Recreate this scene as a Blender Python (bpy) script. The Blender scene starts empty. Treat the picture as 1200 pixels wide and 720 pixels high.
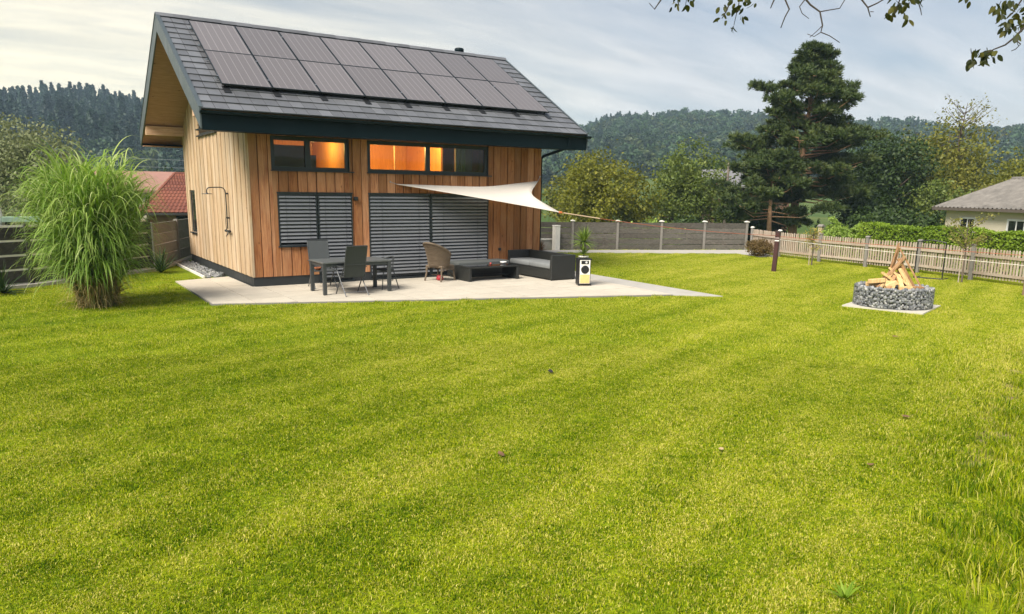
import bpy, bmesh, math, random
import numpy as np
from mathutils import Vector, Matrix, Euler

# ------------------------------------------------------------------ camera, sky, sun, exposure
scene = bpy.context.scene
COL = scene.collection
def _cam_axes(yaw, pitch, roll):
    f = Vector((math.sin(yaw)*math.cos(pitch), math.cos(yaw)*math.cos(pitch), math.sin(pitch)))
    r = Vector((math.cos(yaw), -math.sin(yaw), 0)); u = r.cross(f)
    c, s = math.cos(roll), math.sin(roll)
    return r*c+u*s, u*c-r*s, f
CAM = Vector((-4.612, -18.226, 2.349))
cr, cu, cf = _cam_axes(.588, -.202, .014)
cam = bpy.data.cameras.new('camera'); camo = bpy.data.objects.new('camera', cam); COL.objects.link(camo)
camo.matrix_world = Matrix(((cr.x, cu.x, -cf.x, CAM.x), (cr.y, cu.y, -cf.y, CAM.y), (cr.z, cu.z, -cf.z, CAM.z), (0, 0, 0, 1)))
cam.sensor_width = 36; cam.sensor_fit = 'HORIZONTAL'
cam.lens = 860.87/1200*36
cam.shift_y = 41.23/1200
cam.clip_end = 4000
scene.camera = camo

SUN_DIR = Vector((-1.0, -0.42, 0)).normalized()      # where the veiled sun stands, seen from the house
SUN_EL = math.radians(47)
SUN_STRENGTH = 4.6
SKY_STRENGTH = 0.072
EXPOSURE = 0.68
sun = bpy.data.lights.new('sun', 'SUN'); suno = bpy.data.objects.new('sun', sun); COL.objects.link(suno)
sun.energy = SUN_STRENGTH; sun.angle = math.radians(32); sun.color = (1, .93, .82)
to_sun = Vector((SUN_DIR.x*math.cos(SUN_EL), SUN_DIR.y*math.cos(SUN_EL), math.sin(SUN_EL)))
suno.rotation_euler = to_sun.to_track_quat('Z', 'Y').to_euler(); suno.location = (-30, -10, 40)

world = bpy.data.worlds.new('World'); scene.world = world; world.use_nodes = True
def build_world():
    nt = world.node_tree; N = nt.nodes; L = nt.links; N.clear()
    out = N.new('ShaderNodeOutputWorld'); bg = N.new('ShaderNodeBackground'); L.new(bg.outputs[0], out.inputs[0])
    sky = N.new('ShaderNodeTexSky'); sky.sky_type = 'NISHITA'; sky.sun_disc = False
    sky.sun_elevation = SUN_EL; sky.sun_rotation = math.atan2(SUN_DIR.x, SUN_DIR.y)
    sky.dust_density = 2.0; sky.air_density = 1.0; sky.ozone_density = 1.5
    tc = N.new('ShaderNodeTexCoord')
    sep = N.new('ShaderNodeSeparateXYZ'); L.new(tc.outputs['Generated'], sep.inputs[0])
    # cloud sheet: project the view direction on a plane high above, so that streaks shrink towards the horizon
    def m(op, a, b=None, clamp=False):
        n = N.new('ShaderNodeMath'); n.operation = op; n.use_clamp = clamp
        for i, v in enumerate((a, b)):
            if v is None: continue
            if isinstance(v, (int, float)): n.inputs[i].default_value = v
            else: L.new(v, n.inputs[i])
        return n.outputs[0]
    zc = m('MAXIMUM', sep.outputs[2], 0.0); zz = m('ADD', zc, .16)
    u = m('DIVIDE', sep.outputs[0], zz); v = m('DIVIDE', sep.outputs[1], zz)
    cb = N.new('ShaderNodeCombineXYZ'); L.new(u, cb.inputs[0]); L.new(v, cb.inputs[1])
    mp = N.new('ShaderNodeMapping'); mp.inputs['Rotation'].default_value = (0, 0, math.radians(28)); mp.inputs['Scale'].default_value = (.42, 1.5, 1)
    L.new(cb.outputs[0], mp.inputs[0])
    def noise(vec, sc, det, rough, dist=0.0):
        n = N.new('ShaderNodeTexNoise'); n.inputs['Scale'].default_value = sc; n.inputs['Detail'].default_value = det
        n.inputs['Roughness'].default_value = rough; n.inputs['Distortion'].default_value = dist; L.new(vec, n.inputs['Vector']); return n.outputs[0]
    n1 = noise(mp.outputs[0], .9, 6, .55, .6); n2 = noise(mp.outputs[0], 3.2, 6, .6, .3)
    n3 = noise(cb.outputs[0], .35, 3, .5)
    s = m('ADD', m('MULTIPLY', n1, .62), m('MULTIPLY', n2, .38))
    s = m('ADD', s, m('MULTIPLY', m('SUBTRACT', n3, .5), .7))
    rp = N.new('ShaderNodeMapRange'); rp.inputs[1].default_value = .33; rp.inputs[2].default_value = .63; L.new(s, rp.inputs[0])
    hz = N.new('ShaderNodeMapRange'); hz.inputs[1].default_value = .34; hz.inputs[2].default_value = .0; hz.inputs[3].default_value = 0; hz.inputs[4].default_value = 1; L.new(zc, hz.inputs[0])
    cover = m('ADD', m('MULTIPLY', rp.outputs[0], .58), m('MULTIPLY', hz.outputs[0], .48), True)
    cover = m('ADD', m('MULTIPLY', cover, .90), .06, True)
    # veil colour: cool grey, and warm cream low over the left horizon
    dt = N.new('ShaderNodeVectorMath'); dt.operation = 'DOT_PRODUCT'; L.new(tc.outputs['Generated'], dt.inputs[0])
    dt.inputs[1].default_value = Vector((-0.50, .86, .05)).normalized()
    wr = N.new('ShaderNodeMapRange'); wr.inputs[1].default_value = .25; wr.inputs[2].default_value = 1.0; L.new(dt.outputs['Value'], wr.inputs[0])
    hw = N.new('ShaderNodeMapRange'); hw.inputs[1].default_value = .42; hw.inputs[2].default_value = .08; L.new(zc, hw.inputs[0])
    wm = m('MULTIPLY', m('POWER', wr.outputs[0], 1.2), hw.outputs[0])
    cc = N.new('ShaderNodeMix'); cc.data_type = 'RGBA'; L.new(wm, cc.inputs[0])
    cc.inputs[6].default_value = (.53, .525, .525, 1); cc.inputs[7].default_value = (1.20, 1.03, .64, 1)
    # soft darker and lighter billows inside the veil
    bl = N.new('ShaderNodeMapRange'); bl.inputs[1].default_value = .3; bl.inputs[2].default_value = .7; bl.inputs[3].default_value = .90; bl.inputs[4].default_value = 1.10; L.new(n2, bl.inputs[0])
    sc = N.new('ShaderNodeVectorMath'); sc.operation = 'SCALE'; L.new(cc.outputs[2], sc.inputs[0]); L.new(bl.outputs[0], sc.inputs[3])
    ss = N.new('ShaderNodeVectorMath'); ss.operation = 'SCALE'; L.new(sky.outputs[0], ss.inputs[0]); ss.inputs[3].default_value = SKY_STRENGTH
    mx = N.new('ShaderNodeMix'); mx.data_type = 'RGBA'; L.new(cover, mx.inputs[0]); L.new(ss.outputs[0], mx.inputs[6]); L.new(sc.outputs[0], mx.inputs[7])
    L.new(mx.outputs[2], bg.inputs[0]); bg.inputs[1].default_value = 1.0
build_world()
vs = scene.view_settings; vs.view_transform = 'Standard'; vs.look = 'None'; vs.exposure = EXPOSURE; vs.gamma = 1; vs.use_curve_mapping = False
scene.render.engine = 'CYCLES'
scene.cycles.use_denoising = True
scene.cycles.max_bounces = 6; scene.cycles.diffuse_bounces = 3; scene.cycles.transparent_max_bounces = 16
scene.cycles.transmission_bounces = 4; scene.cycles.volume_bounces = 0
scene.cycles.caustics_reflective = False; scene.cycles.caustics_refractive = False

# ------------------------------------------------------------------ helpers
rnd = random.Random(11)
nrs = np.random.RandomState(5)
class MB:
    def __init__(s): s.v = []; s.f = []; s.m = []
    def add(s, vs, fs, mi=0):
        o = len(s.v); s.v += [tuple(p) for p in vs]; s.f += [tuple(i+o for i in f) for f in fs]; s.m += [mi]*len(fs); return s
    def box(s, x0, x1, y0, y1, z0, z1, M=None, mi=0):
        vs = [Vector(p) for p in ((x0,y0,z0),(x1,y0,z0),(x1,y1,z0),(x0,y1,z0),(x0,y0,z1),(x1,y0,z1),(x1,y1,z1),(x0,y1,z1))]
        if M is not None: vs = [M @ p for p in vs]
        return s.add(vs, [(0,3,2,1),(4,5,6,7),(0,1,5,4),(1,2,6,5),(2,3,7,6),(3,0,4,7)], mi)
    def bbox(s, x0, x1, y0, y1, z0, z1, b=.01, M=None, mi=0):      # bevelled box
        bm = bmesh.new(); bmesh.ops.create_cube(bm, size=1)
        for v in bm.verts: v.co = Vector(((x0+x1)/2+v.co.x*(x1-x0), (y0+y1)/2+v.co.y*(y1-y0), (z0+z1)/2+v.co.z*(z1-z0)))
        bmesh.ops.bevel(bm, geom=bm.edges[:], offset=b, segments=2, affect='EDGES', profile=.5)
        bm.verts.index_update(); vs = [v.co.copy() for v in bm.verts]
        if M is not None: vs = [M @ p for p in vs]
        s.add(vs, [tuple(v.index for v in f.verts) for f in bm.faces], mi); bm.free(); return s
    def beam(s, a, b, w, h, mi=0, up=(0,0,1)):                     # box along a-b
        a = Vector(a); b = Vector(b); d = (b-a); l = d.length; d.normalize()
        upv = Vector(up)
        if abs(d.dot(upv)) > .98: upv = Vector((0,1,0))
        x = d.cross(upv).normalized(); z = x.cross(d)
        M = Matrix(((x.x,d.x,z.x,a.x),(x.y,d.y,z.y,a.y),(x.z,d.z,z.z,a.z),(0,0,0,1)))
        return s.box(-w/2, w/2, 0, l, -h/2, h/2, M, mi)
    def prism(s, poly, axis, a, b, mi=0):
        """poly of 2D points extruded along axis; (p,q) are the other two axes in order"""
        n = len(poly)
        def P(p, t): return {'x': (t, p[0], p[1]), 'y': (p[0], t, p[1]), 'z': (p[0], p[1], t)}[axis]
        vs = [P(p, a) for p in poly]+[P(p, b) for p in poly]
        fs = [tuple(range(n-1, -1, -1)), tuple(range(n, 2*n))]+[(i, (i+1) % n, n+(i+1) % n, n+i) for i in range(n)]
        return s.add(vs, fs, mi)
    def tube(s, pts, r, n=8, mi=0, cap=True):
        pts = [Vector(p) for p in pts]; k = len(pts)
        rs = r if isinstance(r, (list, tuple)) else [r]*k
        o = len(s.v); prev = None
        for i, p in enumerate(pts):
            d = (pts[min(i+1, k-1)]-pts[max(i-1, 0)]).normalized()
            if prev is None:
                up = Vector((0,0,1)) if abs(d.z) < .9 else Vector((1,0,0)); x = d.cross(up).normalized()
            else: x = (prev-d*prev.dot(d)).normalized()
            prev = x; y = d.cross(x)
            for j in range(n):
                a = 2*math.pi*j/n; s.v.append(tuple(p+(x*math.cos(a)+y*math.sin(a))*rs[i]))
        for i in range(k-1):
            for j in range(n):
                s.f.append((o+i*n+j, o+i*n+(j+1) % n, o+(i+1)*n+(j+1) % n, o+(i+1)*n+j)); s.m.append(mi)
        if cap:
            s.f.append(tuple(o+j for j in range(n-1, -1, -1))); s.m.append(mi)
            s.f.append(tuple(o+(k-1)*n+j for j in range(n))); s.m.append(mi)
        return s
    def lathe(s, prof, c=(0,0,0), n=20, mi=0):
        o = len(s.v); k = len(prof)
        for r, z in prof:
            for j in range(n):
                a = 2*math.pi*j/n; s.v.append((c[0]+r*math.cos(a), c[1]+r*math.sin(a), c[2]+z))
        for i in range(k-1):
            for j in range(n):
                s.f.append((o+i*n+j, o+i*n+(j+1) % n, o+(i+1)*n+(j+1) % n, o+(i+1)*n+j)); s.m.append(mi)
        s.f.append(tuple(o+j for j in range(n-1, -1, -1))); s.m.append(mi)
        s.f.append(tuple(o+(k-1)*n+j for j in range(n))); s.m.append(mi)
        return s
    def build(s, name, mats, parent=None, smooth=False, loc=None, rot=None):
        me = bpy.data.meshes.new(name); me.from_pydata(s.v, [], s.f)
        for mt in (mats if isinstance(mats, (list, tuple)) else [mats]): me.materials.append(mt)
        if any(s.m): me.polygons.foreach_set('material_index', s.m)
        if smooth: me.polygons.foreach_set('use_smooth', [True]*len(s.f))
        me.update()
        return link(name, me, parent, loc, rot)
def link(name, me, parent=None, loc=None, rot=None):
    o = bpy.data.objects.new(name, me); COL.objects.link(o)
    if parent is not None: o.parent = parent
    if loc is not None: o.location = loc
    if rot is not None: o.rotation_euler = rot
    return o
def tag(o, label=None, cat=None, group=None, kind=None):
    for k, v in (('label', label), ('category', cat), ('group', group), ('kind', kind)):
        if v: o[k] = v
    return o
def thing(name, label, cat, loc=(0,0,0), rz=0, group=None):
    o = bpy.data.objects.new(name, None); COL.objects.link(o); o.empty_display_size = .1
    o.location = loc; o.rotation_euler = (0, 0, rz)
    return tag(o, label, cat, group)
def np_mesh(name, V, F, mat, parent=None, tone=None, smooth=False):
    """V (n,3) and F (m,k) arrays -> mesh object; tone per vertex"""
    V = np.asarray(V, np.float32); F = np.asarray(F, np.int32); k = F.shape[1]
    me = bpy.data.meshes.new(name); me.vertices.add(len(V)); me.vertices.foreach_set('co', V.ravel())
    me.loops.add(F.size); me.loops.foreach_set('vertex_index', F.ravel())
    me.polygons.add(len(F)); me.polygons.foreach_set('loop_start', np.arange(0, F.size, k, dtype=np.int32))
    me.polygons.foreach_set('loop_total', np.full(len(F), k, np.int32))
    if smooth: me.polygons.foreach_set('use_smooth', np.ones(len(F), bool))
    if tone is not None:
        at = me.attributes.new('tone', 'FLOAT', 'POINT'); at.data.foreach_set('value', np.asarray(tone, np.float32))
    me.materials.append(mat); me.update(); me.validate()
    return link(name, me, parent)

# ------------------------------------------------------------------ materials
def mat_base(name):
    m = bpy.data.materials.new(name); m.use_nodes = True; nt = m.node_tree; nt.nodes.clear()
    out = nt.nodes.new('ShaderNodeOutputMaterial'); b = nt.nodes.new('ShaderNodeBsdfPrincipled'); nt.links.new(b.outputs[0], out.inputs[0])
    return m, nt, nt.nodes, nt.links, b, out
def nmath(nt, op, a, b=None, c=None, clamp=False):
    n = nt.nodes.new('ShaderNodeMath'); n.operation = op; n.use_clamp = clamp
    for i, v in enumerate((a, b, c)):
        if v is None: continue
        if isinstance(v, (int, float)): n.inputs[i].default_value = v
        else: nt.links.new(v, n.inputs[i])
    return n.outputs[0]
def nmix(nt, fac, a, b, blend='MIX'):
    n = nt.nodes.new('ShaderNodeMix'); n.data_type = 'RGBA'; n.blend_type = blend
    for i, v in ((0, fac), (6, a), (7, b)):
        if isinstance(v, (int, float)): n.inputs[i].default_value = v
        elif isinstance(v, (tuple, list)): n.inputs[i].default_value = (*v[:3], 1)
        else: nt.links.new(v, n.inputs[i])
    return n.outputs[2]
def nnoise(nt, vec, scale, det=4, rough=.55, dist=0, map_scale=None, rot=None):
    if rot is not None:
        mr = nt.nodes.new('ShaderNodeMapping'); nt.links.new(vec, mr.inputs[0]); mr.inputs['Rotation'].default_value = rot; vec = mr.outputs[0]
    if map_scale is not None:
        mp = nt.nodes.new('ShaderNodeMapping'); nt.links.new(vec, mp.inputs[0])
        mp.inputs['Scale'].default_value = map_scale
        vec = mp.outputs[0]
    n = nt.nodes.new('ShaderNodeTexNoise'); n.inputs['Scale'].default_value = scale; n.inputs['Detail'].default_value = det
    n.inputs['Roughness'].default_value = rough; n.inputs['Distortion'].default_value = dist
    nt.links.new(vec, n.inputs['Vector']); return n.outputs[0]
def nrange(nt, v, a, b, c=0., d=1.):
    n = nt.nodes.new('ShaderNodeMapRange'); nt.links.new(v, n.inputs[0])
    for i, x in enumerate((a, b, c, d)): n.inputs[1+i].default_value = x
    return n.outputs[0]
def nramp(nt, v, stops):
    n = nt.nodes.new('ShaderNodeValToRGB'); nt.links.new(v, n.inputs[0]); e = n.color_ramp.elements
    while len(e) < len(stops): e.new(.5)
    for i, (p, c) in enumerate(stops): e[i].position = p; e[i].color = (*c, 1)
    return n.outputs[0]
def npos(nt): return nt.nodes.new('ShaderNodeNewGeometry').outputs['Position']
def nobj(nt): return nt.nodes.new('ShaderNodeTexCoord').outputs['Object']
def nrand(nt): return nt.nodes.new('ShaderNodeObjectInfo').outputs['Random']
def nbump(nt, h, strength=.3, dist=.01):
    n = nt.nodes.new('ShaderNodeBump'); n.inputs['Strength'].default_value = strength; n.inputs['Distance'].default_value = dist
    nt.links.new(h, n.inputs['Height']); return n.outputs[0]
def setc(nt, sock, v):
    if isinstance(v, (tuple, list)): sock.default_value = (*v[:3], 1)
    elif isinstance(v, (int, float)): sock.default_value = v
    else: nt.links.new(v, sock)

def mat_plain(name, col, rough=.6, metal=0, var=.15, scale=8., bump=0, spec=.5, obj_var=0., big=.0):
    """a painted / moulded surface: base colour with fine mottling, grime and relief"""
    m, nt, N, L, b, o = mat_base(name); p = npos(nt)
    n1 = nnoise(nt, p, scale, 5, .6); n2 = nnoise(nt, p, scale*.17, 3, .5)
    f = nrange(nt, nmath(nt, 'ADD', nmath(nt, 'MULTIPLY', n1, .6), nmath(nt, 'MULTIPLY', n2, .4)), .3, .7, 1-var, 1+var)
    if obj_var: f = nmath(nt, 'MULTIPLY', f, nrange(nt, nrand(nt), 0, 1, 1-obj_var, 1+obj_var))
    c = N.new('ShaderNodeVectorMath'); c.operation = 'SCALE'; c.inputs[0].default_value = col; L.new(f, c.inputs[3])
    L.new(c.outputs[0], b.inputs['Base Color'])
    L.new(nrange(nt, n1, .3, .7, max(0, rough-.08), min(1, rough+.08)), b.inputs['Roughness'])
    b.inputs['Metallic'].default_value = metal; b.inputs['Specular IOR Level'].default_value = spec
    if bump: L.new(nbump(nt, n1, bump), b.inputs['Normal'])
    return m
def mat_wood(name, light, dark, axis='z', weather=None, obj_var=.16, rough=.7, fine=1.):
    """sawn larch: grain along one world axis, each board with a tone of its own, knots"""
    m, nt, N, L, b, o = mat_base(name); p = npos(nt)
    rn = nrand(nt); off = N.new('ShaderNodeVectorMath'); off.operation = 'ADD'; L.new(p, off.inputs[0])
    cb = N.new('ShaderNodeCombineXYZ'); L.new(nmath(nt, 'MULTIPLY', rn, 37.), cb.inputs[0]); L.new(nmath(nt, 'MULTIPLY', rn, 71.), cb.inputs[2]); L.new(cb.outputs[0], off.inputs[1])
    ms = {'z': (1, 1, .06), 'x': (.06, 1, 1), 'y': (1, .06, 1)}[axis]
    g = nnoise(nt, off.outputs[0], 22*fine, 5, .6, 1.2, ms)
    g2 = nnoise(nt, off.outputs[0], 70*fine, 3, .6, .4, ms)
    kn = N.new('ShaderNodeTexVoronoi'); kn.inputs['Scale'].default_value = 3.2
    mp = N.new('ShaderNodeMapping'); mp.inputs['Scale'].default_value = {'z': (1.6, 1.6, .8), 'x': (.8, 1.6, 1.6), 'y': (1.6, .8, 1.6)}[axis]
    L.new(off.outputs[0], mp.inputs[0]); L.new(mp.outputs[0], kn.inputs['Vector'])
    knot = nrange(nt, kn.outputs['Distance'], .05, .11, 1, 0)
    col = nmix(nt, nrange(nt, g, .36, .66), light, dark)
    col = nmix(nt, nmath(nt, 'MULTIPLY', nrange(nt, g2, .45, .7), .45), col, tuple(x*.55 for x in dark))
    col = nmix(nt, nmath(nt, 'MULTIPLY', knot, .75), col, tuple(x*.35 for x in dark))
    if weather:
        w = nrange(nt, nnoise(nt, off.outputs[0], 1.6, 4, .6, .3, {'z': (1, 1, .4), 'x': (.4, 1, 1), 'y': (1, .4, 1)}[axis]), .42, .72, 0, .8)
        col = nmix(nt, w, col, weather)
    v = N.new('ShaderNodeHueSaturation'); L.new(col, v.inputs['Color'])
    L.new(nrange(nt, rn, 0, 1, 1-obj_var, 1+obj_var), v.inputs['Value']); L.new(nrange(nt, rn, 0, 1, 1.04, .93), v.inputs['Saturation'])
    L.new(v.outputs[0], b.inputs['Base Color']); b.inputs['Roughness'].default_value = rough; b.inputs['Specular IOR Level'].default_value = .25
    L.new(nbump(nt, nmath(nt, 'ADD', g, nmath(nt, 'MULTIPLY', g2, .5)), .35, .006), b.inputs['Normal'])
    return m
def mat_leaf(name, cols, trans=.35, rough=.55, var=1.0, spec=.3):
    """foliage: tone attribute picks the colour, light passes through the blade"""
    m, nt, N, L, b, o = mat_base(name)
    a = N.new('ShaderNodeAttribute'); a.attribute_name = 'tone'
    n = nnoise(nt, npos(nt), .8, 3, .6)
    t = nmath(nt, 'ADD', nmath(nt, 'MULTIPLY', a.outputs['Fac'], .75), nmath(nt, 'MULTIPLY', nmath(nt, 'SUBTRACT', n, .25), .5), clamp=True)
    k = len(cols); c = nramp(nt, t, [(i/(k-1), x) for i, x in enumerate(cols)])
    L.new(c, b.inputs['Base Color']); b.inputs['Roughness'].default_value = rough; b.inputs['Specular IOR Level'].default_value = spec
    tr = N.new('ShaderNodeBsdfTranslucent'); sat = N.new('ShaderNodeHueSaturation'); sat.inputs['Saturation'].default_value = 1.1; sat.inputs['Value'].default_value = 1.15; L.new(c, sat.inputs['Color']); L.new(sat.outputs[0], tr.inputs[0])
    mx = N.new('ShaderNodeMixShader'); mx.inputs[0].default_value = trans; L.new(b.outputs[0], mx.inputs[1]); L.new(tr.outputs[0], mx.inputs[2]); L.new(mx.outputs[0], o.inputs[0])
    return m
def mat_glass(name, tint=(.9,.95,.93), refl=1.0):
    m, nt, N, L, b, o = mat_base(name); N.remove(b)
    t = N.new('ShaderNodeBsdfTransparent'); t.inputs[0].default_value = (*tint, 1)
    g = N.new('ShaderNodeBsdfGlossy'); g.inputs['Roughness'].default_value = .02
    f = N.new('ShaderNodeFresnel'); f.inputs[0].default_value = 1.6
    mx = N.new('ShaderNodeMixShader'); L.new(nmath(nt, 'MULTIPLY', f.outputs[0], refl, clamp=True), mx.inputs[0]); L.new(t.outputs[0], mx.inputs[1]); L.new(g.outputs[0], mx.inputs[2]); L.new(mx.outputs[0], o.inputs[0])
    return m

M = {}
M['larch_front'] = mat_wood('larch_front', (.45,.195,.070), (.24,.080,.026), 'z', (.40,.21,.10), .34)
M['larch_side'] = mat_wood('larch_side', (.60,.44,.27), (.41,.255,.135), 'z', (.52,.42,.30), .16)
M['larch_backing'] = mat_plain('larch_backing', (.06,.035,.02), .9)
M['soffit'] = mat_wood('soffit', (.42,.25,.165), (.32,.18,.11), 'x', None, .05)
M['beam_wood'] = mat_wood('beam_wood', (.62,.42,.27), (.48,.30,.18), 'x', None, .05)
M['anthracite'] = mat_plain('anthracite', (.004,.012,.016), .5, 0, .12, 5, 0, .12)
M['barge_metal'] = mat_plain('barge_metal', (.075,.095,.105), .45, .2, .12, 3)
M['plinth'] = mat_plain('plinth', (.022,.026,.028), .6, 0, .2, 6)
M['frame_dark'] = mat_plain('frame_dark', (.016,.022,.026), .4)
M['slat'] = mat_plain('slat', (.22,.228,.24), .42, .3, .06, 3)
M['tile'] = mat_plain('tile', (.125,.13,.142), .40, 0, .12, 9, .10, .6, .22)
M['zinc'] = mat_plain('zinc', (.35,.37,.4), .35, .8)
M['steel_dark'] = mat_plain('steel_dark', (.03,.032,.035), .35, .4)
M['glass'] = mat_glass('glass', (.92,.94,.92), .45)
M['glass_dark'] = mat_plain('glass_dark', (.012,.014,.016), .06, 0, .05, 2, 0, .8)
M['interior'] = mat_wood('interior', (.62,.33,.075), (.54,.26,.055), 'z', None, .05)
M['interior_dark'] = mat_plain('interior_dark', (.10,.075,.05), .8)
# ------------------------------------------------------------------ ground, lawn, paths, hills
LAWN_Z = -0.04
YARD = [(-14,-60),(-9,.2),(-5.2,2.9),(-1.4,5.7),(.4,10.4),(13,8.0),(22.4,3.6),(20.6,.3),(19.8,-5.2),(18.4,-9.8),(16,-60)]
def seg_dist(px, py, a, b):
    ax, ay = a; bx, by = b; dx, dy = bx-ax, by-ay
    t = np.clip(((px-ax)*dx+(py-ay)*dy)/(dx*dx+dy*dy), 0, 1)
    return np.hypot(px-ax-t*dx, py-ay-t*dy)
def inside(px, py, poly):
    r = np.zeros(np.shape(px), bool); n = len(poly)
    for i in range(n):
        x0, y0 = poly[i]; x1, y1 = poly[(i+1) % n]
        if y0 == y1: continue
        c = ((y0 > py) != (y1 > py)) & (px < (x1-x0)*(py-y0)/(y1-y0)+x0)
        r ^= c
    return r
def out_dist(px, py, poly):
    d = np.full(np.shape(px), 1e9)
    for i in range(len(poly)): d = np.minimum(d, seg_dist(px, py, poly[i], poly[(i+1) % len(poly)]))
    return np.where(inside(px, py, poly), 0, d)
def sstep(t): t = np.clip(t, 0, 1); return t*t*(3-2*t)
SKY_AZ = [-180,-60,-12,-.1,3.5,7.7,18,30,36.7,39.8,41.7,46,50.2,57.5,60.7,62.7,64.2,67.4,80,120,180]
SKY_EL = [3,4.0,4.75,5.05,5.35,5.2,4.2,3.2,3.75,4.87,5.3,5.77,5.48,5.0,4.75,4.37,4.12,4.3,4.8,3.5,3]
def terrain(x, y):
    x = np.asarray(x, float); y = np.asarray(y, float)
    h = LAWN_Z-1.5*sstep((out_dist(x, y, YARD)-.6)/11)
    rx, ry = x-CAM.x, y-CAM.y; r = np.hypot(rx, ry); az = np.degrees(np.arctan2(rx, ry))
    el = np.interp(az, SKY_AZ, SKY_EL)
    ridge = np.tan(np.radians(el))*620-8.5
    h = h+ridge*sstep((r-170)/450)+sstep((r-120)/60)*(np.sin(x*.021+1)*np.cos(y*.017)*1.6)
    h = h+sstep((r-260)/80)*(np.sin(x*.05)*np.sin(y*.043+.5)*2.0)
    return h

def grass_colour(nt, tone=None):
    p = npos(nt)
    a = nnoise(nt, p, .22, 4, .6, .4); b_ = nnoise(nt, p, 1.3, 4, .65, .3); c = nnoise(nt, p, 9, 3, .6)
    st = nnoise(nt, p, .95, 3, .6, .5, (.16, 1.35, 1), (0, 0, math.radians(-19)))
    sp = nt.nodes.new('ShaderNodeSeparateXYZ'); nt.links.new(p, sp.inputs[0])
    grad = nrange(nt, nmath(nt, 'ADD', nmath(nt, 'MULTIPLY', sp.outputs[0], .8), nmath(nt, 'MULTIPLY', sp.outputs[1], -.25)), -4, 13, -.07, .09)
    t = nmath(nt, 'ADD', nmath(nt, 'ADD', nmath(nt, 'MULTIPLY', a, .45), .05), nmath(nt, 'ADD', nmath(nt, 'MULTIPLY', b_, .32), .04))
    t = nmath(nt, 'ADD', t, nmath(nt, 'MULTIPLY', st, .55)); t = nmath(nt, 'ADD', t, nmath(nt, 'MULTIPLY', c, .28)); t = nmath(nt, 'ADD', t, grad)
    if tone is not None: t = nmath(nt, 'ADD', t, nmath(nt, 'MULTIPLY', nmath(nt, 'SUBTRACT', tone, .5), 1.15))
    # mowing lanes and darker clover spots
    rt = nt.nodes.new('ShaderNodeMapping'); nt.links.new(p, rt.inputs[0]); rt.inputs['Rotation'].default_value = (0, 0, math.radians(-17)); s2 = nt.nodes.new('ShaderNodeSeparateXYZ'); nt.links.new(rt.outputs[0], s2.inputs[0])
    lane = nmath(nt, 'SINE', nmath(nt, 'ADD', nmath(nt, 'MULTIPLY', s2.outputs[1], 6.283/1.05), nmath(nt, 'MULTIPLY', a, 5.0)))
    t = nmath(nt, 'ADD', t, nmath(nt, 'MULTIPLY', lane, .035))
    t = nmath(nt, 'SUBTRACT', t, nmath(nt, 'MULTIPLY', nrange(nt, nnoise(nt, p, 3.1, 3, .6), .56, .68), .16))
    t = nrange(nt, t, .43, 1.25)
    return nramp(nt, t, [(0, (.050,.118,.003)), (.25, (.150,.250,.004)), (.50, (.300,.390,.006)), (.76, (.49,.515,.015)), (1, (.74,.67,.18))]), p, sp
EDGE0 = (3.84, -14.96); EDGE_N = (-.33, .94); EDGE_T = (.94, .33)    # where the mown lawn meets the rough bank
def ground_material():
    m, nt, N, L, b, o = mat_base('lawn_ground')
    c, p, sp = grass_colour(nt)
    dk = nmix(nt, nrange(nt, nnoise(nt, p, 26, 4, .7), .35, .62), (.07,.095,.006), nmix(nt, .35, c, (.10,.13,.006)))
    # worn strip of bare earth along the edge of the mown lawn
    dx = nmath(nt, 'SUBTRACT', sp.outputs[0], EDGE0[0]); dy = nmath(nt, 'SUBTRACT', sp.outputs[1], EDGE0[1])
    d = nmath(nt, 'ADD', nmath(nt, 'MULTIPLY', dx, EDGE_N[0]), nmath(nt, 'MULTIPLY', dy, EDGE_N[1]))
    tt = nmath(nt, 'ADD', nmath(nt, 'MULTIPLY', dx, EDGE_T[0]), nmath(nt, 'MULTIPLY', dy, EDGE_T[1]))
    w = nmath(nt, 'ADD', nmath(nt, 'ABSOLUTE', nmath(nt, 'SUBTRACT', d, .12)), nmath(nt, 'MULTIPLY', nmath(nt, 'SUBTRACT', nnoise(nt, p, 2.2, 4, .65), .5), .8))
    ms = nmath(nt, 'MULTIPLY', nrange(nt, w, .16, .34, 1, 0), nmath(nt, 'MULTIPLY', nrange(nt, tt, -1.9, -.9), nrange(nt, tt, 4, 7, 1, 0)))
    soil = nmix(nt, nrange(nt, nnoise(nt, p, 9, 5, .75), .38, .62), (.13,.095,.045), (.34,.285,.13))
    dk = nmix(nt, ms, dk, soil)
    # meadows away from the garden
    far = nmath(nt, 'MULTIPLY', nrange(nt, sp.outputs[2], -.35, -.12, 1, 0), 1.0)
    vd = N.new('ShaderNodeVectorMath'); vd.operation = 'DISTANCE'; L.new(p, vd.inputs[0]); vd.inputs[1].default_value = (6, -6, 0)
    hill = nrange(nt, vd.outputs['Value'], 27, 32)
    mead = nmix(nt, nrange(nt, nnoise(nt, p, .02, 4, .6), .4, .6), (.055,.095,.018), (.10,.13,.03))
    dk = nmix(nt, nmath(nt, 'MAXIMUM', far, hill), dk, mead)
    L.new(dk, b.inputs['Base Color']); b.inputs['Roughness'].default_value = .9; b.inputs['Specular IOR Level'].default_value = .1
    L.new(nbump(nt, nnoise(nt, p, 40, 4, .7), .6, .03), b.inputs['Normal'])
    return m
M['lawn'] = ground_material()
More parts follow.
